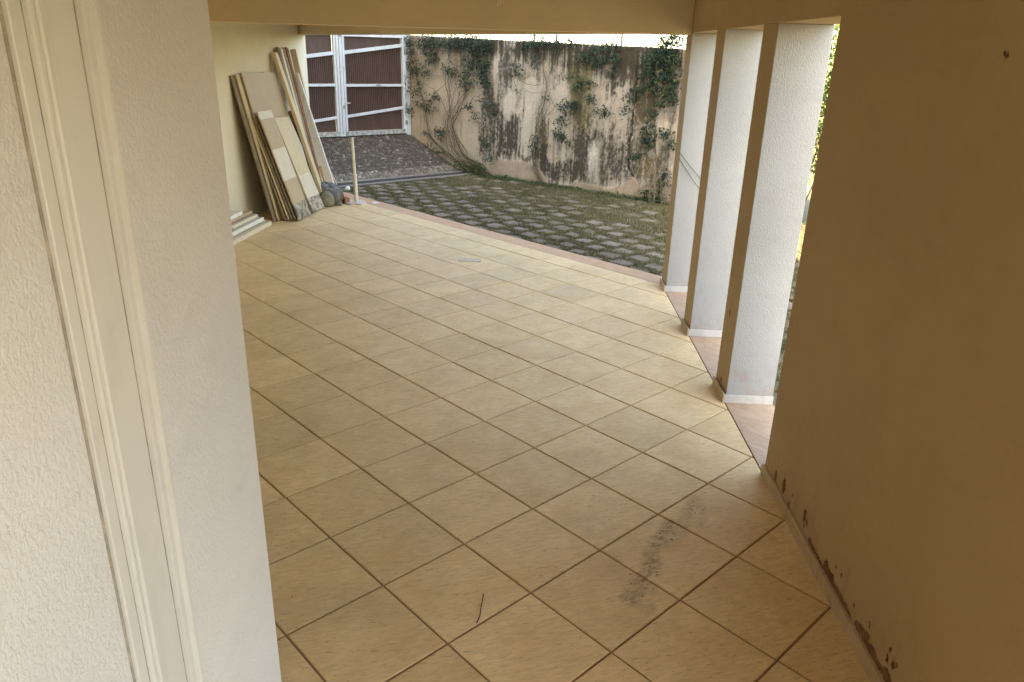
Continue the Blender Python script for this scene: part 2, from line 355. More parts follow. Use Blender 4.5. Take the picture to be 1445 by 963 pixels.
# ---- carport floor: mortar bed + ceramic tiles
DW, DB, SW = -6.1, 5.69, 22.0  # left wall face, right wall face, far end of left wall
YB, YO = 10.68, 11.26          # terracotta border, inner and outer edge
floor_poly = [B(-13.9, DW+0.002), B(-13.9, DB-0.002), G(-2.64, YB), G(DW*S2-YB, YB)]
fl = mk('floor', *prism(floor_poly, GZ-0.05, -0.02), M_grout); fl['kind'] = 'structure'
GAPT = 0.0112
half = [((0, 1), YB-0.006), ((1/S2, 1/S2), DB-0.008), ((-1/S2, -1/S2), -(DW+0.01)), ((1/S2, -1/S2), 13.8)]
def tile_mesh(poly, zt=0.0, zb=-0.03, ch=0.0065):
    n = len(poly); cx = sum(p[0] for p in poly)/n; cy_ = sum(p[1] for p in poly)/n
    # inset top by ch
    top = poly
    for k in range(n):
        a = poly[k]; b = poly[(k+1) % n]; ex, ey = b[0]-a[0], b[1]-a[1]; L = math.hypot(ex, ey)
        if L < 1e-5: continue
        nx, ny = ey/L, -ex/L
        top = clip(top, (nx, ny), nx*a[0]+ny*a[1]-ch)
    V = [Vector((x*T, y*T, zb*T)) for x, y in poly]+[Vector((x*T, y*T, (zt-0.006)*T)) for x, y in poly]
    F = [[k, (k+1) % n, n+(k+1) % n, n+k] for k in range(n)]
    if len(top) == n:
        V += [Vector((x*T, y*T, zt*T)) for x, y in top]
        F += [[n+k, n+(k+1) % n, 2*n+(k+1) % n, 2*n+k] for k in range(n)]+[list(range(2*n, 3*n))]
    else:
        F.append(list(range(n, 2*n)))
    return V, F
full_tile = None; rest = []
Mi = M.inverted()
def in_view(x, y, marg=0.12):
    p = Mi @ Vector((x*T, y*T, 0))
    if p.z > -0.2: return False
    u = p.x/-p.z*1038.07/1445; v = p.y/-p.z*1038.07/1445
    return abs(u) < 0.5+marg*0.5 and abs(v) < 0.3334+marg*0.5 and u > -0.29
for i in range(-22, 12):
    for j in range(-12, 11):
        sq = [(i+GAPT, j+GAPT), (i+1-GAPT, j+GAPT), (i+1-GAPT, j+1-GAPT), (i+GAPT, j+1-GAPT)]
        po = sq
        for n_, d_ in half:
            po = clip(po, n_, d_)
            if len(po) < 3: break
        if len(po) < 3: continue
        ar = abs(sum(po[k][0]*po[(k+1) % len(po)][1]-po[(k+1) % len(po)][0]*po[k][1] for k in range(len(po))))/2
        if ar < 0.004: continue
        dz = random.uniform(-0.002, 0.002)
        ctr = (sum(p[0] for p in po)/len(po), sum(p[1] for p in po)/len(po))
        if not in_view(*ctr): rest.append(tile_mesh(po, dz)); continue
        if po == sq and full_tile is not None:
            o = link('floor_tile', full_tile, G(i+0.5, j+0.5, -0.03+dz), fl)
            o.rotation_euler = (random.uniform(-.0012, .0012), random.uniform(-.0012, .0012), 0)
        else:
            o = mk('floor_tile', *tile_mesh(po, dz), M_tile, fl)
            if po == sq: full_tile = o.data
o = mk('floor_tile', *merge(rest), M_tile, fl); o['kind'] = 'stuff'
# ---- terracotta border slabs and threshold slabs between the columns
xs = [-19.6, -18.5, -16.2, -13.95, -11.6, -9.3, -7.04, -4.80, -2.14]
for a, b in zip(xs[:-1], xs[1:]):
    L0 = DW*S2-YB if a == xs[0] else a+0.008
    if b == xs[-1]: poly = [G(a+.008, YB+.004), G(-2.64, YB+.004), G(-2.09, YO), G(a+.008, YO)]
    else: poly = [G(L0, YB+.004), G(b-.008, YB+.004), G(b-.008, YO), G(L0, YO)]
    mk('border_slab', *prism(poly, GZ-.05, random.uniform(-0.004, 0.003)), M_border, fl, 0.003)
COLS = [(3.06, 3.74), (5.97, 6.60), (8.85, 9.45)]; SW0 = 0.98; DO = 6.39
for a, b in ((SW0, COLS[0][0]), (COLS[0][1], COLS[1][0]), (COLS[1][1], COLS[2][0])):
    mk('threshold_slab', *boxB(a+.004, b-.004, DB+.004, DO+.02, GZ-.05, 0.004), M_thresh, fl, 0.003)
# ---- side wall with header over the openings
hz = lambda s: 5.235+(s-0.98)*0.0172
CZ = 7.0
RO = (-12.5, -5.8)            # rear opening of the side wall, beside and behind the camera
prof = [(-13.9, GZ), (RO[0], GZ), (RO[0], 5.2), (RO[1], 5.2), (RO[1], GZ), (SW0, GZ), (SW0, hz(SW0)), (9.45, hz(9.45)), (9.45, CZ), (-13.9, CZ)]
V = [B(s, DB, z) for s, z in prof]+[B(s, DO, z) for s, z in prof]; n = len(prof)
F = [list(range(n)), list(range(n, 2*n))[::-1]]+[[k, (k+1) % n, n+(k+1) % n, n+k] for k in range(n)]
sw = thing('side_wall', 'long tan painted wall with flaking paint above its low skirting', 'wall', B(-1, 5.9, 0))
swf = mk('wall_face', V, F, M_paint, sw, 0.004)
bs = [0.985, -0.01, -1.02, -2.02, -3.02, -4.02, -5.02, -5.78]
mk('threshold_slab', *boxB(RO[0]+.004, RO[1]-.004, DB+.004, DO+.02, GZ-.05, 0.004), M_thresh, fl, 0.003)
for a, b in zip(bs[:-1], bs[1:]):
    mk('skirting_tile', *boxB(b+.003, a-.003, DB-.035, DB-.001, -.005, random.uniform(.146, .158)), M_skirt, swf, 0.002)
mk('skirting_tile', *boxB(SW0+.002, SW0+.03, DB-.03, DO, .005, .15), M_marble, swf, 0.002)
def blob(cs, cz, pts, off, seed):          # ragged patch of bare render on the wall face
    rr = random.Random(seed); V = []; n = len(pts)
    for q in range(n):
        a = pts[q]; b = pts[(q+1) % n]
        for t in (0, .25, .5, .75):
            V.append((cs+1.25*(a[0]+(b[0]-a[0])*t)+rr.uniform(-.016, .016), cz+1.35*(a[1]+(b[1]-a[1])*t)+rr.uniform(-.016, .016)))
    return [B(s, DB-off, z) for s, z in V], [list(range(len(V)))]
def oval(w, h, k=6): return [(w*math.cos(2*math.pi*q/k), h*math.sin(2*math.pi*q/k)) for q in range(k)]
PEEL = [(.56, .225, oval(.035, .06)), (.27, .275, oval(.045, .075)), (.27, .37, oval(.006, .05, 4)), (.04, .18, oval(.03, .03)), (-.02, .33, oval(.012, .014)), (-.42, .335, oval(.03, .065)), (-.5, .31, oval(.015, .03)), (-.44, .24, oval(.01, .02)),
        (-.66, .185, oval(.05, .03)), (-.80, .175, oval(.09, .02)), (-.95, .165, oval(.10, .018)), (-1.1, .215, oval(.05, .06)), (-1.22, .195, oval(.09, .045)), (-1.38, .18, oval(.12, .03)), (-1.55, .175, oval(.12, .028)), (-1.68, .165, oval(.06, .02)),
        (-1.9, .195, oval(.07, .035)), (-2.02, .205, oval(.09, .05)), (-2.16, .19, oval(.10, .035)), (-2.3, .18, oval(.10, .03)), (-2.46, .20, oval(.07, .05)), (-2.5, .365, oval(.02, .03)), (-2.55, .40, oval(.015, .012)), (-2.42, .44, oval(.01, .02)), (-1.75, .30, oval(.01, .016)), (-2.05, .36, oval(.01, .02)), (-2.4, .33, oval(.008, .03)), (-1.3, .36, oval(.009, .016)), (-1.42, .37, oval(.006, .01)), (-2.7, .22, oval(.14, .05)), (-3.0, .2, oval(.16, .04)), (-2.01, 4.84, oval(.012, .012)), (-1.98, 4.85, oval(.005, .007))]
for k, (a, b, pts) in enumerate(PEEL):
    mk('bare_patch', *blob(a, b, pts, 0.004+0.0006*(k % 5), k), M_peel, swf)
for a, b, w in ((.60, .96, .5), (-.35, 2.2, .0)):
    pass
# ---- three columns
lab = ['textured cream column standing closest to the flaking tan wall', 'middle one of the three textured cream columns', 'textured cream column at the end, beside the terracotta border and the grassy yard']
for (a, b), L in zip(COLS, lab):
    co = thing('column', L, 'column', B((a+b)/2, (DB+DO)/2, 0), 'columns between the carport and the yard')
    za, zb = hz(a)-.001, hz(b)-.001
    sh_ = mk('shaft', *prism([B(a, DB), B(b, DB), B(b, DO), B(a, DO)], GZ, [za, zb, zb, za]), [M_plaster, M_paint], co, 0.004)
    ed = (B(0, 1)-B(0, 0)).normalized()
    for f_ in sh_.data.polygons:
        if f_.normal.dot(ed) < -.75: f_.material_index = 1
    if a < 4: mk('bare_patch', *blob(3.45, 1.29, oval(.03, .045), .004, 91), M_peel, sh_); mk('bare_patch', *blob(3.42, .225, oval(.05, .02), .004, 92), M_peel, sh_)
    mk('skirting_tile', *boxB(a-.03, a-.001, DB-.02, DO+.005, .005, .135), M_marble, sh_, 0.002)
    mk('skirting_tile', *boxB(a-.03, b+.01, DB-.045, DB-.021, .0, .15), M_skirt, sh_, 0.002)
# ---- beam across the carport and lintel over the front opening
bm_ = mk('ceiling_beam', *boxB(8.9, 9.33, DW+.003, DB-.003, 5.335, CZ), M_beam, None, 0.006)
tag(bm_, 'deep tan painted beam spanning the whole carport under the ceiling', 'beam')
poly = [G(DW*S2-10.70+.004, 10.70), G(-2.66, 10.70), G(-2.115, 11.245), G(DW*S2-11.245+.004, 11.245)]
li = mk('lintel', *prism(poly, [5.47, 5.385, 5.385, 5.47], CZ), M_beam, None, 0.005)
tag(li, 'shaded tan lintel above the front opening, behind the deep beam', 'lintel')
lw = mk('left_wall', *boxB(-13.9, SW, DW-.4, DW, GZ, CZ), M_leftwall, None, 0.005)
tag(lw, 'plain cream wall that the old boards lean against', 'wall')
bw = mk('rear_wall', *boxB(-14.25, -13.92, DW-.4, DO, GZ, CZ), M_paint, None, 0.005); tag(bw, 'plain painted wall closing the rear of the carport', 'wall')
# ---- doorway jamb close to the camera
jw = thing('doorway_wall', 'cream textured plaster wall end with a white door frame fixed to it', 'wall', B(-4, .5, 0))
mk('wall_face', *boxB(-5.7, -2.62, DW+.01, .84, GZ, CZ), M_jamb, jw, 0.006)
pr = [(-4.385, .001), (-4.385, .028), (-4.38, .032), (-4.318, .034), (-4.312, .026), (-4.304, .026), (-4.298, .045), (-4.288, .052), (-4.272, .052), (-4.264, .044), (-4.260, .028), (-4.252, .028), (-4.247, .044), (-4.239, .052), (-4.22, .052), (-4.211, .042), (-4.206, .018), (-3.965, .016), (-3.957, .004), (-3.947, .004), (-3.943, .036), (-3.936, .04), (-3.90, .04), (-3.894, .036), (-3.888, .056), (-3.878, .062), (-3.86, .062), (-3.852, .052), (-3.85, .001)]
n = len(pr); V = [B(s, .84+d, 0) for s, d in pr]+[B(s, .84+d, 6.2) for s, d in pr]
dfr = mk('door_frame', V, [list(range(n))[::-1], list(range(n, 2*n))]+[[k, (k+1) % n, n+(k+1) % n, n+k] for k in range(n)], M_white, jw)
for a_, b_, z_ in ((-4.393, -4.387, .012), (-3.849, -3.842, .010), (-3.956, -3.948, .012), (-4.259, -4.253, .032), (-4.311, -4.305, .03)):
    mk('shadow_line', *boxB(a_, b_, .8405, .84+z_, 0.0, 6.2), M_shadow, dfr)  # darker strips painted as shadow lines along the frame edges and grooves
dfr['label'] = 'white ridged door frame running up the plaster'
# ---- ceiling slab and an unseen storey added above to shade the yard
cp = [B(-13.9, DW-.4), B(-13.9, DO), B(9.45, DO), G(-2.1, 11.25), G(DW*S2-11.25, 11.25), B(SW, DW), B(SW, DW-.4)]
ce = mk('ceiling', *prism(cp, CZ+.003, CZ+.35), M_ceil); ce['kind'] = 'structure'
up = mk('shade_storey', *prism(cp, CZ+.36, 20.5), M_shademass); tag(up, 'unseen storey block added above the carport to shade the yard', 'shade block')

wg = mk('shade_wing', *boxB(-14.25, 17.5, -17.0, DW-.42, GZ, 19.5), M_shademass); tag(wg, 'unseen block added outside the cream wall to shade the ramp', 'shade block')  # mass added out of view to keep the sun off the ramp
# ================================================================== YARD
# ---- pavers in grass
pav_proto = None; PAV = []
def overgrown(x, y): return 0.04+0.75*sst(13.6, 18.5, np.asarray(y, float))+0.35*sst(-9, -4.5, np.asarray(x, float))*sst(12.8, 14.5, np.asarray(y, float))
cnt = 0
for ci in range(-26, 12):
    X = -4.86+0.782*ci
    for rj in range(0, 13):
        Y = 11.62+0.745*rj+(0.372 if ci % 2 == 0 else 0)+.02*math.sin(ci*1.3)
        wl = 21.70+.118*X-.5
        if Y > wl or X < -19.2: continue
        if (X+Y)/S2 < DO+.5 and Y < YO+.2: continue
        if X > -2 and (X+Y)/S2 < DO+.35: continue
        if X > 1.5: continue
        if random.random() < float(overgrown(X, Y))*0.6: continue
        PAV.append((X, Y))
PAV.sort(key=lambda p: (p[0]-7)**2+(p[1]+3)**2)
PAV = PAV[:290]
def paver(seed):
    rr = random.Random(seed); w, h = 0.285, 0.232; V = []; n = 0
    ring = []
    for (a, b) in ((-w, -h), (0, -h), (w, -h), (w, 0), (w, h), (0, h), (-w, h), (-w, 0)):
        ring.append((a+rr.uniform(-.022, .022), b+rr.uniform(-.022, .022)))
    V = [Vector((a*T, b*T, 0)) for a, b in ring]+[Vector((a*T, b*T, .055*T)) for a, b in ring]+[Vector((a*.9*T, b*.9*T, (.07+rr.uniform(-.006, .006))*T)) for a, b in ring]+[Vector((0, 0, .074*T))]
    F = [[k, (k+1) % 8, 8+(k+1) % 8, 8+k] for k in range(8)]+[[8+k, 8+(k+1) % 8, 16+(k+1) % 8, 16+k] for k in range(8)]+[[16+k, 16+(k+1) % 8, 24] for k in range(8)]
    me = bpy.data.meshes.new('paver'); me.from_pydata(V, [], F); me.materials.append(M_paver); return me
pm = [paver(k) for k in range(7)]
for X, Y in PAV:
    o = link('paver', random.choice(pm), G(X+random.uniform(-.03, .03), Y+random.uniform(-.03, .03), GZ-.024+random.uniform(-.016, .018)), gr)
    o.rotation_euler = (random.uniform(-.03, .03), random.uniform(-.03, .03), random.uniform(-.10, .10)+random.choice((0, math.pi)))
# ---- grass between the pavers
def grass(N, x0, x1, y0, y1, keep, name, hmin, hmax):
    x = RNG.uniform(x0, x1, N); y = RNG.uniform(y0, y1, N); k = keep(x, y)
    P = np.array(PAV)
    ci = np.round((x+4.86)/0.782); px = -4.86+.782*ci; off = np.where(ci % 2 == 0, .372, 0); rj = np.round((y-11.62-off)/.745); py = 11.62+off+.745*rj
    inside = (np.abs(x-px) < .25) & (np.abs(y-py) < .19)
    og = np.clip(overgrown(x, y), 0, 1)*(.3+1.2*fbm(x*1.3, y*1.3, 3))
    k &= ~(inside & (RNG.random(N) > og))
    k &= RNG.random(N) < sst(.28, .52, fbm(x*2.1+5, y*2.1, 9))*.9+.12
    x = x[k]; y = y[k]; n = len(x)
    h = RNG.uniform(hmin, hmax, n)*(.5+fbm(x*3, y*3, 21)); a = RNG.uniform(0, 2*np.pi, n); w = RNG.uniform(.010, .018, n)
    lean = RNG.uniform(.2, 1.1, n)*h; la = RNG.uniform(0, 2*np.pi, n)
    bx = x*T; by = y*T; bz = GZ*T+np.zeros(n)
    V = np.empty((n, 3, 3)); V[:, 0] = np.c_[bx-np.cos(a)*w*.5, by-np.sin(a)*w*.5, bz]; V[:, 1] = np.c_[bx+np.cos(a)*w*.5, by+np.sin(a)*w*.5, bz]
    V[:, 2] = np.c_[bx+np.cos(la)*lean, by+np.sin(la)*lean, bz+h]
    g = fbm(x*1.1, y*1.1, 31)[:, None]; r = RNG.random((n, 1)); dry = (r < .22+.5*g)
    c = np.where(dry, np.array([[.27, .225, .14]]), np.array([[.098, .104, .046]])*(1-g)+np.array([[.165, .155, .08]])*g)*(.65+.7*RNG.random((n, 1)))
    cols = np.repeat(c, 3, axis=0)
    return raw_mesh(name, V.reshape(-1, 3), np.arange(3*n).reshape(-1, 3), M_grass, cols)
yard = lambda x, y: (y > YO+.03) & (y < 21.7+.118*x-.05) & (x > -19.5) & ((x < -2.3) | ((x+y)/S2 > DO+.1))
g1 = grass(430000, -19.6, -2, YO, 21.2, yard, 'grass', .014, .042)
tag(g1, 'short patchy grass growing between the yard pavers', 'grass', kind='stuff')
yard2 = lambda x, y: ((x+y)/S2 > DO+.08) & (x > -2.3)
g2 = grass(90000, -2.3, 5, 4.5, 22, yard2, 'grass', .015, .05)
tag(g2, 'bright grass on the far side of the columns', 'grass', kind='stuff')
# ---- drain channel and cobbled ramp up to the gate
GX = -24.1
dr = thing('drain_channel', 'concrete drain channel with dark grate at the foot of the ramp', 'drain', G(-20.1, 15.3, GZ))
mk('lip', *boxG(-19.85, -19.45, 11.4, 19.35, GZ-.1, -.135), M_concrete, dr, 0.006)
mk('lip', *boxG(-20.62, -20.36, 11.2, 19.3, GZ-.1, -.10), M_concrete, dr, 0.006)
bars = [boxG(-20.355, -19.855, y, y+.05, -.17, -.14) for y in np.arange(11.4, 19.3, .11)]
bars += [boxG(-20.355, -20.31, 11.4, 19.3, -.20, -.145), boxG(-19.90, -19.855, 11.4, 19.3, -.20, -.145), boxG(-20.13, -20.08, 11.4, 19.3, -.20, -.147)]
o = mk('grate', *merge(bars), M_grate, dr)
rz = lambda x: -.12+(-20.62-x)/(-20.62-GX)*1.44
rp = mk('ramp', *prism([G(GX-8, 8.5), G(-20.63, 8.5), G(-20.63, 19.27), G(GX, 18.87), G(GX-8, 18.87)], GZ-.2, [rz(GX)-.02, rz(-20.63)-.02, rz(-20.63)-.02, rz(GX)-.02, rz(GX)-.02]), M_soil)
rp['kind'] = 'structure'
V = []; F = []; C = []
x = -20.7
while x > GX-.15:
    y = 11.0+random.uniform(0, .1)
    while y < 19.4:
        w = random.uniform(.085, .135); dp = random.uniform(.075, .095); yc = y+w/2
        if yc < 21.62+.118*x-.02:
            z = rz(x)+random.uniform(-.012, .014); b = len(V); jj = lambda: random.uniform(-.008, .008)
            a4 = [(x+jj(), y+.01+jj()), (x+jj(), y+w-.01+jj()), (x-dp+jj(), y+w-.01+jj()), (x-dp+jj(), y+.01+jj())]
            for q, (px, py) in enumerate(a4): V.append(G(px, py, rz(px)-.05))
            for q, (px, py) in enumerate(a4): V.append(G(px, py, rz(px)+(z-rz(x))))
            cxm = sum(p[0] for p in a4)/4; cym = sum(p[1] for p in a4)/4
            V.append(G(cxm, cym, rz(cxm)+z-rz(x)+.022))
            F += [[b+q, b+(q+1) % 4, b+4+(q+1) % 4, b+4+q] for q in range(4)]+[[b+4+q, b+4+(q+1) % 4, b+8, b+8] for q in range(4)]
            t = random.random(); edge = x > -21.15
            c = (.24, .225, .205) if t < .03 else ((.14, .118, .098) if t < .3 else (.080, .066, .055))
            if edge: c = tuple(k_*1.75 for k_ in c)
            f = random.uniform(.7, 1.25); C += [tuple(k_*f for k_ in c)]*9
        y += w
    x -= .098
tri = [[a, b_, c_] for a, b_, c_, d_ in F]+[[a, c_, d_] for a, b_, c_, d_ in F if c_ != d_]
o = raw_mesh('cobble', V, tri, M_cobble, np.array(C), rp, 'stuff')
# ---- stained boundary wall
STAINS=[('k', -19.34, -18.17, 0.93, 3.82, 0.75), ('k', -18.3, -17.13, 0.72, 2.5, 0.95), ('k', -18.3, -15.82, 4.89, 5.61, 0.8), ('k', -18.37, -17.46, 4.07, 4.96, 0.65), ('b', -17.4, -17.13, 2.87, 3.61, 0.4), ('b', -16.19, -15.52, 0.16, 2.61, 0.8), ('k', -17.18, -16.13, 0.64, 0.99, 0.6), ('k', -24.14, -18.53, 5.18, 5.87, 0.5), ('k', -16.22, -9.46, 5.19, 5.53, 0.85), ('k', -15.11, -14.44, 4.0, 5.17, 0.75), ('k', -13.72, -13.07, 4.32, 5.03, 0.6), ('k', -12.57, -11.35, 3.71, 5.3, 0.85), ('g', -14.43, -13.5, 2.09, 4.88, 0.85), ('k', -14.39, -13.06, 0.04, 2.3, 0.9), ('k', -13.24, -11.38, 0.19, 2.38, 0.72), ('k', -11.73, -11.31, 0.78, 2.76, 0.8), ('k', -11.46, -10.96, 0.46, 1.04, 0.8), ('b', -11.53, -10.58, 2.52, 4.86, 0.9), ('b', -11.27, -10.67, 0.72, 2.58, 0.6), ('g', -11.04, -9.99, 0.74, 1.54, 0.7), ('k', -15.84, -14.13, 0.09, 0.97, 0.75), ('k', -15.81, -15.03, 3.87, 4.72, 0.3), ('k', -10.31, -9.53, 2.9, 3.86, 0.45), ('b', -10.33, -9.25, 3.9, 5.32, 0.6), ('p', -13.33, -12.91, 0.32, 1.69, 0.8), ('k', -16.78, -16.17, 4.44, 5.53, 0.5), ('b', -21.09, -20.2, 4.03, 5.51, 0.35), ('b', -22.93, -22.01, 4.44, 5.5, 0.35), ('b', -17.91, -16.15, 4.11, 4.39, 0.4), ('k', -17.53, -17.18, 1.05, 1.47, 0.5), ('k', -10.26, -9.7, 1.09, 2.08, 0.4)]
CLEAN=[(-18.84, 0.36), (-18.29, 0.73), (-17.91, 0.64), (-16.97, 0.7), (-16.29, 0.62), (-15.77, 0.34), (-15.35, -0.18), (-14.42, -0.07), (-13.99, 0.16), (-12.99, 0.11), (-12.24, 0.08), (-11.66, 0.32), (-11.2, 0.65), (-10.85, 0.37), (-10.12, 0.78), (-9.64, 0.62)]
CRACK=[(-11.49, 4.81), (-11.45, 4.06), (-11.46, 3.29), (-11.52, 2.9), (-11.5, 2.38), (-11.57, 1.84), (-11.55, 1.3), (-11.45, 0.9), (-11.2, 0.65), (-10.99, 0.46)]
STEM_a=[[(-18.75, -0.08), (-19.63, 0.4), (-20.54, 0.83), (-21.01, 1.5), (-21.1, 2.29), (-20.42, 3.05), (-20.24, 3.79), (-20.56, 4.62), (-20.21, 5.46), (-20.05, 6.09)], [(-18.66, -0.07), (-19.46, 0.33), (-20.41, 0.68), (-20.82, 1.32), (-20.96, 2.14), (-20.55, 2.86), (-20.29, 3.43), (-20.42, 4.03), (-21.09, 4.61), (-21.54, 5.51), (-21.76, 6.1)], [(-18.83, -0.12), (-19.81, 0.26), (-20.63, 0.56), (-21.1, 1.17), (-21.28, 2.06), (-21.23, 2.76), (-21.46, 3.69), (-21.36, 4.46), (-21.09, 5.21), (-20.87, 6.1)], [(-18.7, -0.07), (-20.17, 0.09), (-20.87, 0.71), (-21.24, 1.65), (-21.19, 2.45), (-20.87, 3.4), (-20.65, 4.32), (-19.86, 4.93), (-19.54, 5.8)], [(-18.83, -0.09), (-20.4, 0.16), (-21.48, 0.68), (-22.43, 1.19), (-22.82, 1.69), (-22.99, 2.66), (-23.36, 3.61), (-23.54, 4.56), (-23.31, 5.65)], [(-18.92, -0.16), (-20.63, -0.09), (-21.57, 0.41), (-22.44, 0.66)], [(-18.66, -0.2), (-19.27, 0.06), (-20.08, 0.23), (-20.73, 0.82), (-21.1, 1.5)], [(-21.05, 2.2), (-21.46, 2.75), (-21.93, 3.29), (-22.68, 3.64), (-23.46, 3.87), (-24.05, 3.98)], [(-21.1, 2.2), (-20.64, 2.64), (-20.1, 2.82), (-19.67, 3.3), (-18.89, 2.89), (-18.47, 2.61)], [(-23.15, 4.57), (-22.48, 4.12), (-21.55, 4.11), (-20.87, 4.38), (-19.99, 4.7), (-18.93, 4.77)], [(-22.26, 3.28), (-21.55, 3.68), (-20.87, 4.32), (-20.21, 4.78)], [(-18.74, -0.11), (-18.74, -0.46)], [(-19.53, 2.18), (-19.13, 1.65), (-18.86, 1.36)], [(-19.0, 4.01), (-18.57, 3.2), (-18.22, 2.69), (-18.05, 2.4)]]
STEM_b=[[(-15.46, -0.25), (-15.96, 0.41), (-16.19, 1.14), (-16.04, 1.95), (-15.78, 2.77), (-15.71, 3.62), (-15.6, 4.24), (-15.35, 5.0), (-15.3, 5.85)], [(-15.54, -0.26), (-16.09, 0.52), (-16.32, 1.22), (-16.15, 1.88), (-15.92, 2.62), (-15.66, 3.35), (-15.69, 3.96), (-15.88, 4.72), (-15.63, 5.48)], [(-15.83, 2.25), (-15.51, 2.71), (-14.99, 3.16), (-14.44, 3.52), (-13.91, 3.86), (-13.59, 4.25)], [(-15.39, -0.19), (-14.8, 0.07), (-14.29, 0.74), (-14.1, 1.62), (-14.0, 2.33)], [(-15.46, -0.25), (-15.87, 0.18), (-16.22, 0.84)], [(-17.38, 4.18), (-16.71, 3.92), (-16.21, 3.88), (-15.77, 3.96)], [(-16.7, 3.64), (-15.93, 3.56), (-15.21, 3.81), (-15.04, 3.98)], [(-15.36, 5.06), (-14.94, 5.27), (-14.59, 5.67), (-14.4, 5.93)]]
STEM_c=[[(-9.76, -0.2), (-10.15, 1.04), (-10.37, 1.94), (-10.52, 3.09), (-10.38, 3.73), (-10.09, 4.24), (-9.83, 4.73), (-9.7, 5.33)], [(-9.79, -0.26), (-10.06, 0.78), (-10.31, 1.69), (-10.44, 2.59), (-10.49, 3.35), (-10.48, 4.1), (-10.7, 4.71)], [(-12.43, 5.85), (-11.84, 5.55), (-11.19, 5.19), (-10.57, 4.88), (-9.82, 4.68), (-9.34, 4.62)], [(-10.52, 3.35), (-10.81, 2.95), (-11.08, 2.54)], [(-10.37, 1.94), (-10.59, 1.74), (-10.88, 1.55)], [(-9.84, 2.37), (-9.7, 2.89), (-9.58, 3.4), (-9.53, 3.89)]]
LEAF_a=[(-23.91, 5.18, 0.39, 0.69, 160), (-24.06, 3.59, 0.3, 0.8, 130), (-23.95, 2.45, 0.26, 0.65, 60), (-22.7, 5.5, 1.02, 0.37, 220), (-22.47, 4.89, 0.74, 0.37, 120), (-21.09, 5.45, 1.09, 0.35, 220), (-19.87, 5.46, 0.76, 0.46, 260), (-19.69, 4.79, 0.59, 0.47, 190), (-18.95, 5.46, 0.49, 0.34, 150), (-20.07, 3.98, 0.6, 0.42, 150), (-19.01, 4.42, 0.41, 0.47, 170), (-18.91, 3.84, 0.37, 0.24, 80), (-22.96, 4.26, 0.67, 0.31, 90), (-23.32, 3.45, 0.39, 0.45, 50), (-22.51, 2.69, 0.58, 0.38, 70), (-22.12, 3.19, 0.38, 0.25, 40), (-21.8, 1.51, 0.42, 0.32, 60), (-22.72, 1.44, 0.24, 0.23, 22), (-19.84, 2.84, 0.39, 0.24, 35), (-19.53, 2.39, 0.3, 0.19, 22), (-18.69, 3.05, 0.33, 0.27, 30), (-18.34, 2.68, 0.2, 0.18, 20), (-18.86, 1.21, 0.43, 0.37, 60), (-19.36, 0.18, 0.61, 0.25, 110), (-20.4, 0.2, 0.45, 0.16, 40), (-18.42, 0.71, 0.34, 0.19, 30), (-22.44, 0.89, 0.29, 0.14, 15), (-21.67, 0.63, 0.29, 0.17, 20), (-23.24, 2.81, 0.3, 0.2, 22), (-21.09, 4.31, 0.44, 0.3, 60), (-23.69, 4.4, 0.39, 0.38, 70)]
LEAF_b=[(-15.93, 5.53, 0.44, 0.27, 110), (-15.13, 5.48, 0.35, 0.24, 70), (-16.67, 5.48, 0.53, 0.24, 110), (-16.37, 4.85, 0.37, 0.25, 50), (-17.12, 4.56, 0.38, 0.22, 40), (-17.33, 3.78, 0.24, 0.18, 20), (-17.07, 4.28, 0.23, 0.16, 20), (-15.51, 3.35, 0.22, 0.14, 18), (-15.94, 1.46, 0.31, 0.35, 45), (-15.96, 1.9, 0.19, 0.14, 15), (-14.63, 3.12, 0.36, 0.22, 75), (-14.1, 3.15, 0.42, 0.22, 80), (-14.77, 2.56, 0.25, 0.25, 40), (-14.92, 2.03, 0.33, 0.2, 45), (-14.54, 1.87, 0.32, 0.19, 55), (-15.56, 1.49, 0.23, 0.18, 22), (-14.28, 4.28, 0.31, 0.13, 28), (-13.91, 3.97, 0.3, 0.21, 60), (-13.44, 4.04, 0.26, 0.13, 40), (-13.33, 3.46, 0.2, 0.21, 40), (-12.82, 3.01, 0.46, 0.18, 65), (-12.56, 2.97, 0.2, 0.16, 20), (-13.72, 4.98, 0.4, 0.25, 90), (-13.14, 5.24, 0.45, 0.25, 110), (-13.04, 4.78, 0.39, 0.26, 90), (-12.61, 5.42, 0.32, 0.2, 80), (-12.34, 4.92, 0.28, 0.25, 80), (-12.42, 4.41, 0.22, 0.21, 40), (-15.54, -0.29, 0.53, 0.15, 90), (-14.37, 5.59, 0.34, 0.21, 40)]
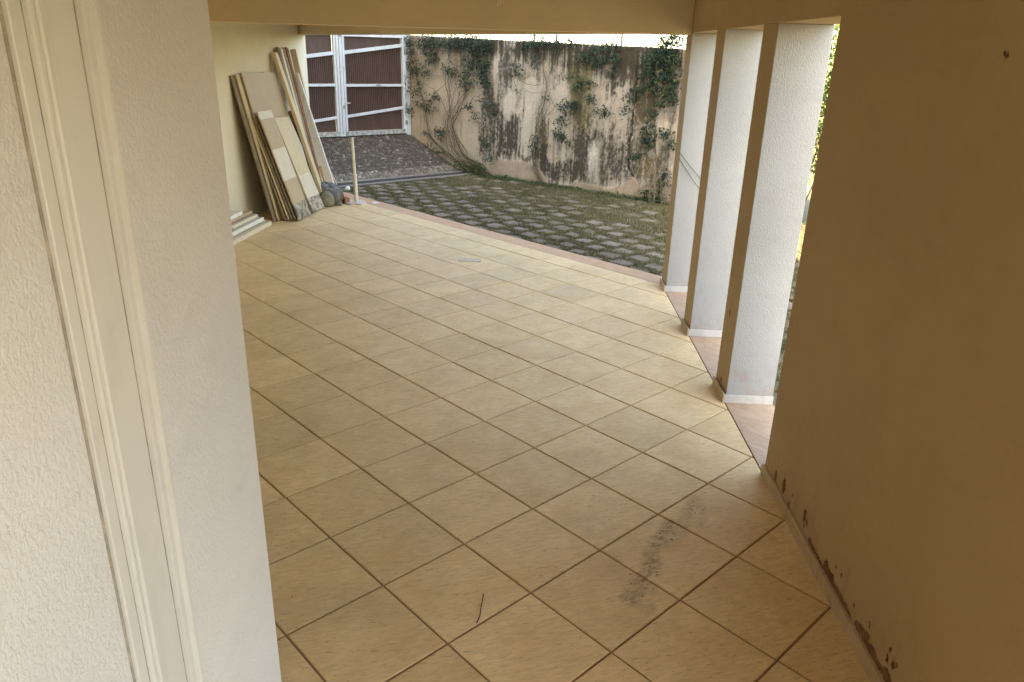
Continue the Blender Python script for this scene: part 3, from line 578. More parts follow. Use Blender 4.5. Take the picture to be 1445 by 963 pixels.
LEAF_c=[(-10.59, 5.08, 0.58, 0.31, 300), (-10.01, 5.04, 0.51, 0.38, 320), (-10.83, 4.58, 0.41, 0.25, 140), (-10.09, 4.48, 0.52, 0.29, 240), (-9.74, 4.0, 0.34, 0.3, 120), (-10.62, 4.04, 0.35, 0.23, 90), (-11.21, 3.82, 0.37, 0.2, 90), (-11.49, 3.6, 0.21, 0.23, 50), (-11.68, 3.23, 0.16, 0.26, 28), (-10.19, 3.61, 0.29, 0.23, 60), (-10.52, 3.09, 0.27, 0.18, 50), (-10.68, 2.62, 0.27, 0.15, 40), (-10.41, 2.33, 0.27, 0.2, 60), (-10.72, 2.1, 0.24, 0.2, 50), (-10.49, 1.93, 0.21, 0.13, 30), (-10.97, 1.54, 0.27, 0.14, 32), (-11.18, 1.42, 0.15, 0.1, 14), (-9.81, 2.38, 0.23, 0.22, 70), (-9.65, 2.0, 0.17, 0.16, 30), (-9.7, 3.64, 0.23, 0.24, 50), (-10.21, 5.56, 0.45, 0.24, 130), (-9.85, 5.68, 0.27, 0.19, 80), (-10.36, 0.21, 0.36, 0.16, 60), (-9.8, 0.14, 0.27, 0.38, 130), (-9.67, 0.83, 0.21, 0.36, 90), (-10.02, -0.1, 0.6, 0.13, 150), (-10.8, -0.15, 0.77, 0.11, 130), (-11.95, -0.16, 0.82, 0.11, 90), (-12.97, -0.18, 0.68, 0.11, 60), (-14.59, -0.27, 0.73, 0.12, 80), (-17.76, -0.16, 0.58, 0.16, 90), (-16.93, -0.25, 0.64, 0.13, 80)]
wy = lambda X: 21.6984+.11814*X
X0, X1 = -26.5, -6.6
nx, nz = 620, 170
gx = np.linspace(X0, X1, nx); top = 5.62+(gx+18.35)*(-.0325)+.05*(fbm(gx*2, gx*0, 4)-.5)+.03*(fbm(gx*9, gx*0, 5)-.5)
XX = np.repeat(gx[:, None], nz, 1); ZZ = -.4+(top[:, None]+.4)*np.linspace(0, 1, nz)[None, :]
warpx = (fbm(XX*1.6, ZZ*.9, 41)-.5)*.55+(fbm(XX*7, ZZ*3, 42)-.5)*.16; warpz = (fbm(XX*1.8, ZZ*1.3, 43)-.5)*.6+(fbm(XX*8, ZZ*2, 44)-.5)*.45
streak = .55*fbm(XX*9, ZZ*.5, 45, 5)+.45*fbm(XX*19, ZZ*.7, 49, 4); speck = fbm(XX*14, ZZ*11, 46, 4); cloud = fbm(XX*1.2, ZZ*1.0, 47, 4)
base = 1.0*np.array([.50, .43, .36])[None, None]*(1-sst(-18.5, -20.5, XX))[..., None]+.9*np.array([.48, .39, .295])[None, None]*sst(-18.5, -20.5, XX)[..., None]
base = base*(.80+.36*cloud+.16*(streak-.5))[..., None]
kk = sst(.50, .72, streak)*.45*sst(.35, .7, cloud)
base = base*(1-kk[..., None])+np.array([.17, .135, .10])*kk[..., None]
COLS_ = {'k': (.052, .044, .036), 'b': (.10, .075, .045), 'g': (.17, .14, .065), 'p': (.58, .53, .47)}
for kd, a, b, c_, d_, st in STAINS:
    cx_, cz_ = (a+b)/2, (c_+d_)/2; hx, hz_ = (b-a)/2*1.28, (d_-c_)/2*1.18
    fld = 1.15-np.maximum(np.abs(XX+warpx*.6-cx_)/hx, np.abs(ZZ+warpz*1.1-cz_)/hz_)**1.6
    nz_ = .52*streak+.18*speck+.30*fbm(XX*3.1+a, ZZ*.9, 48)
    m = np.clip(sst(.15, .95, np.clip(fld, -1, 1)*.75+(nz_-.43)*2.9)*st*1.3*(.72+.36*sst(.3, .65, speck)), 0, .95); m = np.maximum(m, .38*st*np.clip(fld, 0, 1)*(.6+.8*streak))
    base = base*(1-m[..., None])+np.array(COLS_[kd])*m[..., None]
# broad grey weathering between the named stains
wz = fbm(XX*2.2+9, ZZ*.55, 81, 5); m = sst(.46, .66, wz*.6+streak*.4)*sst(-20.2, -18.6, XX)*.62*(.5+.7*sst(.3, .65, speck)); base = base*(1-m[..., None])+np.array([.085, .073, .062])*m[..., None]
# grime gathering under the coping
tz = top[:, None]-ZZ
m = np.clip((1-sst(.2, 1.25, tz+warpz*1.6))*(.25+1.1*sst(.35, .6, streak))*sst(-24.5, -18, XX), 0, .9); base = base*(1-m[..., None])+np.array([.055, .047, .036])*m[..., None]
# crack with flaked edges
cr = np.array(CRACK); cxv = np.interp(ZZ, cr[::-1, 1], cr[::-1, 0]); dist = np.abs(XX-cxv+(fbm(XX*0+3, ZZ*9, 51)-.5)*.14)
m = (1-sst(.02, .075, dist))*sst(.1, .35, ZZ)*(1-sst(4.6, 5.2, ZZ))*(.45+.55*sst(.35, .6, speck)); base = base*(1-m[..., None])+np.array([.03, .025, .02])*m[..., None]
m = sst(.05, .1, dist)*(1-sst(.12, .2, dist))*sst(.3, .6, ZZ)*(1-sst(2.4, 2.9, ZZ))*sst(.45, .6, speck)*.7; base = base*(1-m[..., None])+np.array([.6, .56, .5])*m[..., None]
# clean repair render along the foot
cl = np.array(CLEAN); ez = np.interp(XX, cl[:, 0], cl[:, 1])+(fbm(XX*6, XX*0, 52)-.5)*.14
m = (1-sst(-.05, .05, ZZ-ez))*sst(-19.0, -18.7, XX)*.92; cln = .82*np.array([.46, .36, .275])*(.82+.36*fbm(XX*5, ZZ*5, 53))[..., None]
base = base*(1-m[..., None])+cln*m[..., None]
m = (1-sst(-.15, .05, ZZ+.05*speck))*.6; base = base*(1-m[..., None])+np.array([.09, .08, .045])*m[..., None]
dpt = (fbm(XX*1.3, ZZ*1.3, 61)-.5)*.05+(speck-.5)*.012-.03*(1-sst(.015, .06, dist))*sst(.1, .35, ZZ)*(1-sst(4.2, 4.8, ZZ))+.02*(1-sst(-.05, .05, ZZ-ez))*sst(-19.0, -18.7, XX)
Vw = np.stack([XX*T, (wy(XX)-dpt)*T, ZZ*T], -1).reshape(-1, 3)
idx = np.arange(nx*nz).reshape(nx, nz)
Fq = np.stack([idx[:-1, :-1], idx[1:, :-1], idx[1:, 1:], idx[:-1, 1:]], -1).reshape(-1, 4)
# coping top and back
tb = Vw.reshape(nx, nz, 3)[:, -1].copy(); tb[:, 1] += .42*T; bb = tb.copy(); bb[:, 2] = -.5*T
nb = len(Vw); Vw = np.r_[Vw, tb, bb]; ti = idx[:, -1]; t2 = nb+np.arange(nx); t3 = t2+nx
Fq = np.r_[Fq, np.stack([ti[:-1], ti[1:], t2[1:], t2[:-1]], -1), np.stack([t2[:-1], t2[1:], t3[1:], t3[:-1]], -1),
           np.array([[idx[-1, 0], t3[-1], t2[-1], idx[-1, -1]], [idx[0, -1], t2[0], t3[0], idx[0, 0]]])]
cw = np.r_[base.reshape(-1, 3), np.tile([.10, .085, .06], (2*nx, 1))]
ww = raw_mesh('boundary_wall', Vw, Fq, M_stain, np.clip(cw, .01, .9), smooth=True)
tag(ww, 'tall plaster boundary wall streaked with black and green mould', 'wall')
# ---- gate
ga = thing('metal_gate', 'double gate of brown corrugated sheet with white slanting rails', 'gate', G(GX, 15.2, 1.3))
def gbar(name, y0, z0, y1, z1, h, x0=.0, x1=.14, mat=None, parent=ga, bev=.003):
    L = math.hypot(y1-y0, z1-z0); nyy, nzz = -(z1-z0)/L*h/2, (y1-y0)/L*h/2
    c = [(y0-nyy, z0-nzz), (y1-nyy, z1-nzz), (y1+nyy, z1+nzz), (y0+nyy, z0+nzz)]
    if abs(y1-y0) > abs(z1-z0): c = [(y0, z0-h/2), (y1, z1-h/2), (y1, z1+h/2), (y0, z0+h/2)]
    else: c = [(y0-h/2, z0), (y0+h/2, z0), (y1+h/2, z1), (y1-h/2, z1)]
    V, F = hexa([G(GX+x0, y, z) for y, z in c]+[G(GX+x1, y, z) for y, z in c])
    return mk(name, V, F, mat or M_gwhite, parent, bev)
def leaf(y0, y1, sl, name='leaf'):
    pass
BZ, TZ = 1.345, 6.6
rs = .118     # slope of the slanting rails
mzl = lambda y: 2.206+(y-15.226)*.103
mzt = lambda y: 4.953+(y-15.244)*.118
for (y0, y1) in ((11.75, 14.86), (15.2, 18.5)):
    LFm = gbar('gate_leaf', y0+.05, BZ+.205, y0+.05, TZ, .11); gbar('stile', y1-.05, BZ+.205, y1-.05, TZ, .11, parent=LFm)
    gbar('rail', y0+.11, 3.56, y1-.11, 3.57, .115, .01, .13, parent=LFm)
    gbar('rail', y0+.11, mzl(y0), y1-.11, mzl(y1), .12, .01, .13, parent=LFm); gbar('rail', y0+.11, mzt(y0), y1-.11, mzt(y1), .15, .01, .13, parent=LFm)
    gbar('bottom_rail', y0, BZ+.10, y1, BZ+.10, .20, -.01, .155, M_gbottom, LFm); gbar('top_rail', y0+.11, 5.70, y1-.11, 5.74, .16, .01, .13, parent=LFm)
    # sheets: corrugated between the slanting rails, plain above and below
    def sheet(zl0, zl1, zh0, zh1, corr):
        V = []; F = []; N = 120 if corr else 6
        for q in range(N+1):
            y = y0+.1+(y1-y0-.2)*q/N; t = q/N
            dx = (.016*(1 if (q % 4) in (0, 1) else -1)) if corr else 0.0
            V += [G(GX-.02+dx, y, zl0+(zl1-zl0)*t), G(GX-.02+dx, y, zh0+(zh1-zh0)*t)]
        for q in range(N): F.append([2*q, 2*q+2, 2*q+3, 2*q+1])
        return mk('sheet_panel', V, F, M_gbrown, LFm)
    sheet(mzl(y0), mzl(y1), 3.56, 3.57, True); sheet(3.56, 3.57, mzt(y0), mzt(y1), True)
    sheet(BZ+.2, BZ+.2, mzl(y0), mzl(y1), False); sheet(mzt(y0), mzt(y1), 5.7, 5.74, False); sheet(5.74, 5.76, TZ, TZ, False)
gbar('centre_post', 15.0, BZ, 15.0, TZ, .27, .03, .20); gbar('cover_strip', 14.985, BZ+.1, 14.985, TZ, .03, .201, .215, M_steel)
gbar('hinge_post', 18.72, BZ-.15, 18.72, TZ, .22, -.08, .12)
gbar('hinge_post', 11.60, BZ-.15, 11.60, TZ, .22, -.08, .12)
gbar('hinge', 18.58, 1.75, 18.58, 1.95, .09, .05, .17, M_steel)
gbar('lock', 15.10, 2.55, 15.10, 2.72, .07, .201, .25, M_steel, LFm); gbar('handle', 15.17, 2.80, 15.42, 2.80, .035, .2, .24, M_gwhite, LFm); gbar('handle', 15.2, 2.70, 15.2, 2.92, .05, .15, .2, M_gwhite, LFm)
gbar('latch', 16.9, 3.57, 17.15, 3.58, .06, .131, .17, M_steel, LFm); gbar('bolt', 15.02, 5.66, 15.14, 5.66, .10, .201, .25, M_steel)
# boundary wall piece left of the gate
o = mk('street_wall', *boxG(GX-.3, GX+.1, 5.0, 11.49, -.3, 6.2), M_leftwall, None, .005); tag(o, 'plain cream wall standing beside the hinge of the brown gate', 'wall')
# ---- chain link fence on the wall
cf = thing('chain_link_fence', 'chain link fence on thin posts above the stained wall', 'fence', G(-14, wy(-14)+.2, 5.4))
wt = []
def fpt(x, z): return G(x, wy(x)+.22, z)
fz0 = lambda x: 5.56+(x+18.35)*(-.0325)
H = 3.2; step = .215
x = X0
while x < X1+H:
    for sgn in (1, -1):
        a = (x, 0) if sgn > 0 else (x, 0); xa, xb = x, x+sgn*H
        t0, t1 = 0.0, 1.0
        if xa < X0 or xa > X1:
            continue
        if xb > X1: t1 = (X1-xa)/(xb-xa)
        if xb < X0: t1 = (X0-xa)/(xb-xa)
        xe = xa+(xb-xa)*t1; wt.append(tube([fpt(xa, fz0(xa)), fpt(xe, fz0(xe)+H*t1)], .008, 3))
    x += step
mk('wire_mesh', *merge(wt), M_wire, cf)
for x in (-24.5, -21.5, -16.65, -15.5, -12.4, -9.0, -6.8):
    mk('post', *tube([fpt(x, fz0(x)-.1), fpt(x, fz0(x)+H)], .016, 6), M_wire, cf)
mk('line_wire', *tube([fpt(X0+.1, fz0(X0)+.02), fpt(X1-.1, fz0(X1)+.02)], .004, 4), M_wire, cf)

# ---- foliage helper: little folded leaves
def leaves(pts, nrm, size, cols):
    """pts (n,3) m, nrm (n,3) facing, size (n,), cols (n,3) -> 2 quads folded along the midrib"""
    n = len(pts); nr = nrm/np.linalg.norm(nrm, axis=1, keepdims=True)
    a = RNG.normal(size=(n, 3))+np.array([0, 0, -.9]); a -= nr*(a*nr).sum(1, keepdims=True); a /= np.linalg.norm(a, axis=1, keepdims=True)
    b = np.cross(nr, a); L = size[:, None]; Wd = L*RNG.uniform(.17, .26, (n, 1)); fold = nr*Wd*.35
    p0 = pts; p3 = pts+a*L-nr*L*.12; m1 = pts+a*L*.45
    V = np.stack([p0, m1-b*Wd+fold, p3, m1+b*Wd+fold, m1], 1).reshape(-1, 3)
    o = np.arange(n)[:, None]*5
    F = np.concatenate([o+np.array([[0, 1, 4]]), o+np.array([[1, 2, 4]]), o+np.array([[2, 3, 4]]), o+np.array([[3, 0, 4]])], 0)
    return V, F, np.repeat(cols, 5, 0)
def leafcol(n, base=(.045, .085, .035), alt=(.10, .15, .045), f=.25):
    r = RNG.random((n, 1)); c = np.where(r < f, np.array([alt]), np.array([base])); return c*RNG.uniform(.55, 1.35, (n, 1))
def wallpt(x, z, off): return G(x, wy(x)-off, z)
VL = {'a': ('leafy creeper with a bundle of bare curved stems beside the brown gate', STEM_a, LEAF_a), 'b': ('sparse creeper climbing the middle of the stained wall', STEM_b, LEAF_b), 'c': ('dense dark creeper hanging over the stained wall beside the end column', STEM_c, LEAF_c)}
weeds = []
for key, (L, stems, lf) in VL.items():
    x0_, z0_ = stems[0][0]; vt = thing('climbing_plant', L, 'creeper', wallpt(x0_, -.2, .1), 'creepers on the boundary wall')
    for q, s in enumerate(stems):
        off = .05+.05*(q % 4); path = smooth_path([wallpt(x, z, off+.05*math.sin(k*1.7+q)) for k, (x, z) in enumerate(s)], 4, .008, q)
        r0 = .0075 if len(s) > 6 else .005; nn = len(path)
        mk('stem', *tube(path, [r0*(1-.6*k/nn) for k in range(nn)], 5), M_bark if q % 3 else M_dry, vt, smooth=True)
        if key in 'ab' and len(s) > 6:
            for e in range(4 if key == 'a' else 2):
                p2 = [p+Vector((random.uniform(-.14, .14), -random.uniform(0, .03), random.uniform(-.06, .06))) for p in path[::3]]
                p2 = smooth_path(p2, 2, .006, q*7+e); nn = len(p2); mk('stem', *tube(p2, [.0042*(1-.6*k/nn) for k in range(nn)], 4), M_bark if e else M_dry, vt, smooth=True)
    P = []; 
    for x, z, rx_, rz_, n in lf:
        n = int(n*(2.3 if key == 'a' else 1.8))
        th = RNG.uniform(0, 2*np.pi, n); rr = np.sqrt(RNG.random(n))
        # leaflets grouped on short twigs so that the mass breaks up
        nt_ = max(2, n//7); tx = RNG.normal(0, .5, nt_)*rx_; tz_ = RNG.normal(0, .5, nt_)*rz_; pick = RNG.integers(0, nt_, n)
        px = x+tx[pick]+RNG.normal(0, .055, n); pz = z+tz_[pick]+RNG.normal(0, .05, n)
        q = np.stack([px*T, (wy(px)-.05-RNG.random(n)*.32)*T, pz*T], 1)
        if z < .35: weeds.append(q)
        else: P.append(q)
    P = np.concatenate(P); n = len(P)
    nv = RNG.normal(size=(n, 3))*.7+np.array([.1, -.8, .6])
    V, F, C = leaves(P, nv, RNG.uniform(.030, .062, n), leafcol(n, (.026, .050, .030), (.085, .12, .035), .14))
    raw_mesh('foliage', V, F, M_leaf, C, vt)
W_ = np.concatenate(weeds); W_[:, 2] = np.maximum(W_[:, 2], GZ*T+.01); W_[:, 1] -= RNG.random(len(W_))*.12
ex = RNG.uniform(-19.3, -8.6, 1500); dens = fbm(ex*1.7, ex*0, 71); ex = ex[dens > .42]; W2_ = np.stack([ex*T, (wy(ex)-.1-RNG.random(len(ex))**2*.7)*T, np.full(len(ex), GZ*T+.01)+RNG.random(len(ex))*.05], 1)
W_ = np.r_[W_, W2_]; n = len(W_)
V, F, C = leaves(W_, RNG.normal(size=(n, 3))*.6+np.array([0, -.3, .9]), RNG.uniform(.03, .07, n), leafcol(n, (.035, .07, .025), (.08, .12, .035), .3))
o = raw_mesh('weeds', V, F, M_leaf, C); tag(o, 'low green weeds growing along the foot of the stained wall', 'weeds', kind='stuff')
# pale dry arching stems at the foot of the wall beside the end column
da = thing('dry_bush', 'tangle of pale dry arching stems at the foot of the stained wall', 'bush', wallpt(-9.7, -.19, .6))
for q in range(12):
    x_ = -9.75+random.uniform(-.35, .35); h = random.uniform(.5, 1.5); w = random.uniform(-.9, .5)
    pth = smooth_path([wallpt(x_, -.19, .55), wallpt(x_+w*.25, h*.7, .45+random.uniform(-.2, .3)), wallpt(x_+w*.7, h, .5+random.uniform(-.2, .3)), wallpt(x_+w, h*.55, .6)], 5, .004, q)
    mk('stem', *tube(pth, .005, 4), M_dry, da, smooth=True)
# sunny shrubs and a tree beyond the columns
def shrub(name, label, cat, cx_, cy2, h, r, n, stems_n, group, cbase, calt, z_lo=.3, ls=(.05, .10)):
    t = thing(name, label, cat, G(cx_, cy2, GZ), group); loc = G(cx_, cy2, GZ)
    tips = []
    for q in range(stems_n):
        a = random.uniform(0, 6.283); rr_ = random.uniform(.2, 1)*r
        tip = loc+Vector((math.cos(a)*rr_*T, math.sin(a)*rr_*T, random.uniform(.55, 1)*h*T))
        st = loc+Vector((math.cos(a)*.12*T, math.sin(a)*.12*T, 0)); mid = st.lerp(tip, .5)+Vector((random.uniform(-.1, .1), random.uniform(-.1, .1), .1))
        pth = smooth_path([st, mid, tip], 4, .012, q); mk('stem', *tube(pth, [.014*(1-.7*k/len(pth)) for k in range(len(pth))], 5), M_bark, t, smooth=True)
        tips += [pth[-1], pth[len(pth)*2//3], pth[len(pth)//2]]
    tp = np.array([list(v) for v in tips]); pick = RNG.integers(0, len(tp), n)
    P = tp[pick]+RNG.normal(0, .20*r*T+.05, (n, 3)); P[:, 2] = np.clip(P[:, 2], GZ*T+z_lo*T, None)
    V, F, C = leaves(P, RNG.normal(size=(n, 3))*.8+np.array([.2, -.4, .7]), RNG.uniform(*ls, n), leafcol(n, cbase, calt, .4))
    raw_mesh('crown', V, F, M_leaf, C, t); return t
SHR = [(-4.7, 20.6, 6.2, 1.5), (-3.0, 20.0, 6.8, 1.5), (-1.2, 20.8, 6.4, 1.5), (.8, 20.2, 6.0, 1.5), (-3.9, 22.4, 7.8, 1.7), (-1.6, 22.8, 7.2, 1.7)]
for q, (a, b, h, r) in enumerate(SHR):
    shrub('shrub', 'tall sunlit yellow green shrub beyond the columns', 'shrub', a, b, h, r, 2600, 14, 'sunlit shrubs beyond the columns', (.10, .16, .045), (.20, .24, .08), 1.9, (.06, .12))
# clipped hedge added out of view to cut the light on the columns
hg = thing('unseen_hedge', 'low clipped hedge added beside the columns to cut their light', 'unseen_hedge', B(1, 10.5, GZ))
mk('core', *boxB(-3.6, 5.2, 9.9, 11.1, GZ, 1.1), M_unseen_hedge, hg, .12)
n = 3000; f_ = RNG.random(n); hs = RNG.uniform(-3.8, 5.4, n); hd = np.where(f_ < .5, 9.85, np.where(f_ < .75, RNG.uniform(9.8, 11.2, n), 11.15))+RNG.normal(0, .06, n); hz_ = np.where((f_ >= .5) & (f_ < .75), 1.1, RNG.uniform(GZ, 1.2, n))+RNG.normal(0, .06, n)
P = np.stack([(hd-hs)/S2*T, (hd+hs)/S2*T, np.maximum(hz_, GZ+.05)*T], 1)
V, F, C = leaves(P, RNG.normal(size=(n, 3))+np.array([-.5, -.5, .4]), RNG.uniform(.07, .13, n), leafcol(n, (.04, .075, .03), (.08, .12, .04), .3))
raw_mesh('foliage', V, F, M_leaf, C, hg)
# tree left of the ramp, whose crown lets flecks of sun onto the cobbles
def tree(x, y, h, r, n, label):
    t = thing('tree', label, 'tree', G(x, y, GZ)); loc = G(x, y, GZ)
    pth = smooth_path([loc, loc+Vector((.1, .05, h*.3*T)), loc+Vector((-.05, .1, h*.55*T))], 5, .02, 3); mk('trunk', *tube(pth, [.12*(1-.5*k/len(pth)) for k in range(len(pth))], 8), M_bark, t, smooth=True)
    tips = []
    for q in range(26):
        a = random.uniform(0, 6.283); el = random.uniform(.1, 1.3); rr_ = r*T*random.uniform(.5, 1)
        tip = pth[-1]+Vector((math.cos(a)*math.cos(el)*rr_, math.sin(a)*math.cos(el)*rr_, math.sin(el)*rr_*.8)); tips += [tip, pth[-1].lerp(tip, .7)]
        mk('branch', *tube(smooth_path([pth[-1], pth[-1].lerp(tip, .5)+Vector((0, 0, .12)), tip], 3, .02, q), .02, 4), M_bark, t)
    tp = np.array([list(v) for v in tips]); P = tp[RNG.integers(0, len(tp), n)]+RNG.normal(0, .10*r*T, (n, 3))
    V, F, C = leaves(P, RNG.normal(size=(n, 3))+np.array([0, 0, .5]), RNG.uniform(.07, .13, n), leafcol(n)); raw_mesh('crown', V, F, M_leaf, C, t)

# ================================================================== OLD BOARDS AND JUNK
def board(name, foot, top_, w, th, mat, parent=None, side=1, bev=.002, bands=None):
    """flat board: foot (s,d), top (s,d,z), width w along the wall, thickness th (tiles)"""
    f = B(foot[0], foot[1], .004); t = B(*top_); a = (t-f).normalized(); es = B(1, 0)-B(0, 0); es.normalize()
    wv = (es-a*es.dot(a)).normalized(); nv = a.cross(wv).normalized()
    if nv.dot(B(0, 1)-B(0, 0)) < 0: nv = -nv
    W = wv*w*T; N = nv*th*T; L = (t-f).length
    # lift so the lowest corner touches the floor
    low = min((f+W*p-N*q).z for p in (0, 1) for q in (0, 1)); lift = Vector((0, 0, .004*T-low+.0005)) if low < .004*T else Vector()
    def seg(t0, t1, e=0.0, off=0.0):
        p, q = f+lift+a*L*t0, f+lift+a*L*t1
        return hexa([p-W*e-N, p+W*(1+e)-N, q+W*(1+e)-N, q-W*e-N, p-W*e+N*off, p+W*(1+e)+N*off, q+W*(1+e)+N*off, q-W*e+N*off])
    if not bands: return mk(name, *seg(0, 1), mat, parent, bev)
    th_ = thing(name, 'x', 'board', f+lift)
    for nm, t0, t1, m in bands: mk(nm, *seg(t0, t1), m, th_, .0015)
    return th_
LG = 'old boards leaning on the cream wall'
def lb(o, L, cat='board'): tag(o, L, cat, LG); return o
# three wide boards behind
lb(board('wide_board', (14.70, -5.20), (14.58, -6.04, 4.15), 2.7, .05, M_bE), 'wide dark edged board flat against the cream wall, rearmost of the wide ones')
lb(board('wide_board', (14.86, -5.11), (14.80, -5.98, 4.18), 2.8, .05, M_bB), 'wide cream edged board between two other wide boards')
lb(board('wide_board', (15.02, -5.01), (15.06, -5.91, 4.20), 2.85, .05, M_bA), 'wide plain beige board, front of the wide ones leaning on the cream wall')
# narrow boards in front
nl = ['slim dark board directly in front of the wide beige board', 'slim cream edged board, second in the stack before the wide beige board', 'slim dark edged board, third in the stack before the wide beige board', 'slim dark board directly behind the patched beige board']
for q in range(4):
    lb(board('narrow_board', (14.86+.02*q, -4.90+.095*q), (14.98+.02*q, -5.82+.07*q, 2.95+.05*(q % 2)), 1.05, .045, (M_bE, M_bB, M_bE, M_bE)[q]), nl[q])
o = board('narrow_board', (14.93, -4.50), (14.97, -5.52, 3.15), 1.15, .045, M_bA, bands=[('mouldy_foot', 0, .15, M_bD), ('beige_patch', .15, .37, M_bA), ('cream_face', .371, .66, M_bC), ('beige_patch', .661, .93, M_bA), ('chipped_top', .931, 1.0, M_bC)])
lb(o, 'narrow board patched beige and cream, with a chipped top and mouldy foot')
o = board('narrow_board', (16.10, -4.42), (16.24, -5.48, 2.86), 1.2, .05, M_bB, bands=[('mouldy_foot', 0, .15, M_bD), ('off_white_face', .15, .40, M_bC), ('cream_face', .401, 1.0, M_bB)])
lb(o, 'narrow cream board with an off white lower half beside the patched one')
# long thin planks, their broad faces turned towards the doorway
def plank(name, foot, top_, w, th, mat, emat=None):
    f = B(foot[0], foot[1], .004); t = B(*top_); a = (t-f).normalized(); ed = (B(0, 1)-B(0, 0)).normalized()
    wv = (ed-a*ed.dot(a)).normalized()*w*T; nv = a.cross(wv).normalized()
    if nv.dot(B(1, 0)-B(0, 0)) < 0: nv = -nv
    N = nv*th*T; low = min((f+wv*p_+N*q_).z for p_ in (0, 1) for q_ in (0, 1)); up_ = Vector((0, 0, max(0, .0025-low))); f = f+up_; t = t+up_
    return mk(name, *hexa([f, f+wv, t+wv, t, f+N, f+wv+N, t+wv+N, t+N]), mat, None, .002)
PL = [((17.5, -4.52), (17.94, -6.0, 4.78), .11, .30, M_bB, 'long cream plank reaching furthest forward among the leaning planks'),
      ((17.9, -4.80), (18.38, -6.02, 4.95), .09, .22, M_bE, 'long dark edged plank leaning high on the cream wall'),
      ((18.2, -4.86), (18.62, -6.02, 4.93), .10, .20, M_bB, 'long cream plank between dark planks high on the wall'),
      ((18.6, -4.92), (18.95, -6.02, 4.96), .07, .22, M_bE, 'long dark plank beside the rusty one'),
      ((18.9, -4.95), (19.2, -6.02, 4.97), .09, .24, M_rust, 'long plank with a rusty brown edge'),
      ((20.3, -5.35), (19.95, -6.05, 4.93), .20, .10, M_bA, 'long wide grey beige plank at the end of the leaning stack'),
      ((20.5, -5.22), (19.35, -5.98, 4.12), .36, .09, M_pw, 'broad white plank leaning behind the grey bag'),
      ((19.6, -5.12), (18.95, -5.98, 4.16), .14, .09, M_bC, 'slim off white plank beside the broad white one'),
      ((18.3, -4.62), (17.9, -5.62, 3.0), .12, .10, M_bE, 'short dark plank against the narrow cream board')]
for f_, t_, w, th, m, L in PL: lb(plank('long_plank', f_, t_, w, th, m), L, 'plank')
for q in range(2):
    o = mk('thin_rod', *tube([B(21.05+.22*q, -5.0, .05), B(20.1+.22*q, -5.45, 1.95)], .010, 6), M_bC if q else M_rust); tag(o, ('thin rusty rod leaning behind the grey bag', 'thin cream rod leaning behind the grey bag')[q], 'rod', 'thin rods beside the bag')
# planks lying on the floor
LF = 'planks lying on the floor along the wall'
LP = [(11.0, 14.3, -5.42, .0, .17, .13, M_bC, 'bottom front plank of the floor pile'), (11.1, 14.4, -5.62, .0, .17, .14, M_bB, 'bottom plank in the middle of the floor pile'), (11.2, 14.5, -5.84, .0, .18, .15, M_bE, 'bottom rear plank of the floor pile'),
      (11.1, 14.15, -5.58, .155, .17, .11, M_pw, 'second layer white front plank of the floor pile'), (11.3, 14.3, -5.82, .165, .19, .11, M_bB, 'second layer rear plank of the floor pile'),
      (11.0, 14.0, -5.68, .285, .16, .10, M_bC, 'upper off white front plank of the floor pile'), (11.2, 14.1, -5.88, .285, .16, .11, M_bE, 'upper dark rear plank of the floor pile'),
      (11.3, 13.9, -5.84, .405, .20, .09, M_bA, 'topmost beige plank of the floor pile')]
for a, b, d, z, w, h, m, L in LP:
    sk = .10
    V, F = prism([B(a, d+.0), B(b, d+sk), B(b, d+w+sk), B(a, d+w)], z+.004, z+h)
    o = mk('floor_plank', V, F, m, None, .003); tag(o, L+' beside the cream wall', 'plank', LF)
for q in range(3):
    o = mk('moulding_strip', *boxB(12.3+.05*q, 13.2+.04*q, -5.86+.10*q, -5.775+.10*q, .50+.0*q, .60), M_pw, None, .003); tag(o, 'short white moulding strip lying across the top of the floor pile', 'strip', 'short white strips on the plank pile')
o = mk('green_scrap', *tube(smooth_path([B(11.95, -5.45, .24), B(12.05, -5.40, .33), B(12.0, -5.46, .40), B(12.1, -5.5, .36)], 4, .008, 3), .014, 5), M_green, None, smooth=True); tag(o, 'crumpled green plastic scrap beside the plank pile', 'scrap')
# bag, stone, roller, brick
def lump(name, c, r, mat, seed, rough=.25, sub=3, flat=.0, parent=None):
    bm = bmesh.new(); bmesh.ops.create_icosphere(bm, subdivisions=sub, radius=1.0); rr = random.Random(seed); dirs = [Vector((rr.gauss(0, 1), rr.gauss(0, 1), rr.gauss(0, 1))).normalized() for _ in range(14)]; am = [rr.uniform(-rough, rough) for _ in dirs]
    for v in bm.verts:
        p = v.co.copy(); k = 1+sum(a*max(0, p.dot(d_))**4 for a, d_ in zip(am, dirs))
        v.co = Vector((p.x*r[0]*k, p.y*r[1]*k, max(p.z*r[2]*k, -r[2]*.72)))
    me = bpy.data.meshes.new(name); bm.to_mesh(me); bm.free(); me.materials.append(mat)
    for p in me.polygons: p.use_smooth = True
    mn = min(v.co.z for v in me.vertices)
    return link(name, me, c-Vector((0, 0, mn)), parent)
bg_ = lump('plastic_bag', G(-15.95, 9.66, .002), (.225, .225, .20), M_bag, 5, .30, 5)
from mathutils import noise as mn_
for v in bg_.data.vertices:
    p_ = v.co*9; k = mn_.noise(p_)*.022+abs(mn_.noise(p_*2.1))*.030+abs(mn_.noise(p_*4.7))*.012; up_ = max(0, v.co.z)/.2
    v.co += v.normal*k*(.4+up_); v.co.x -= up_*.05; v.co.y -= up_*.05
tag(bg_, 'crumpled dark grey plastic bag on the floor beside the leaning boards', 'bag')
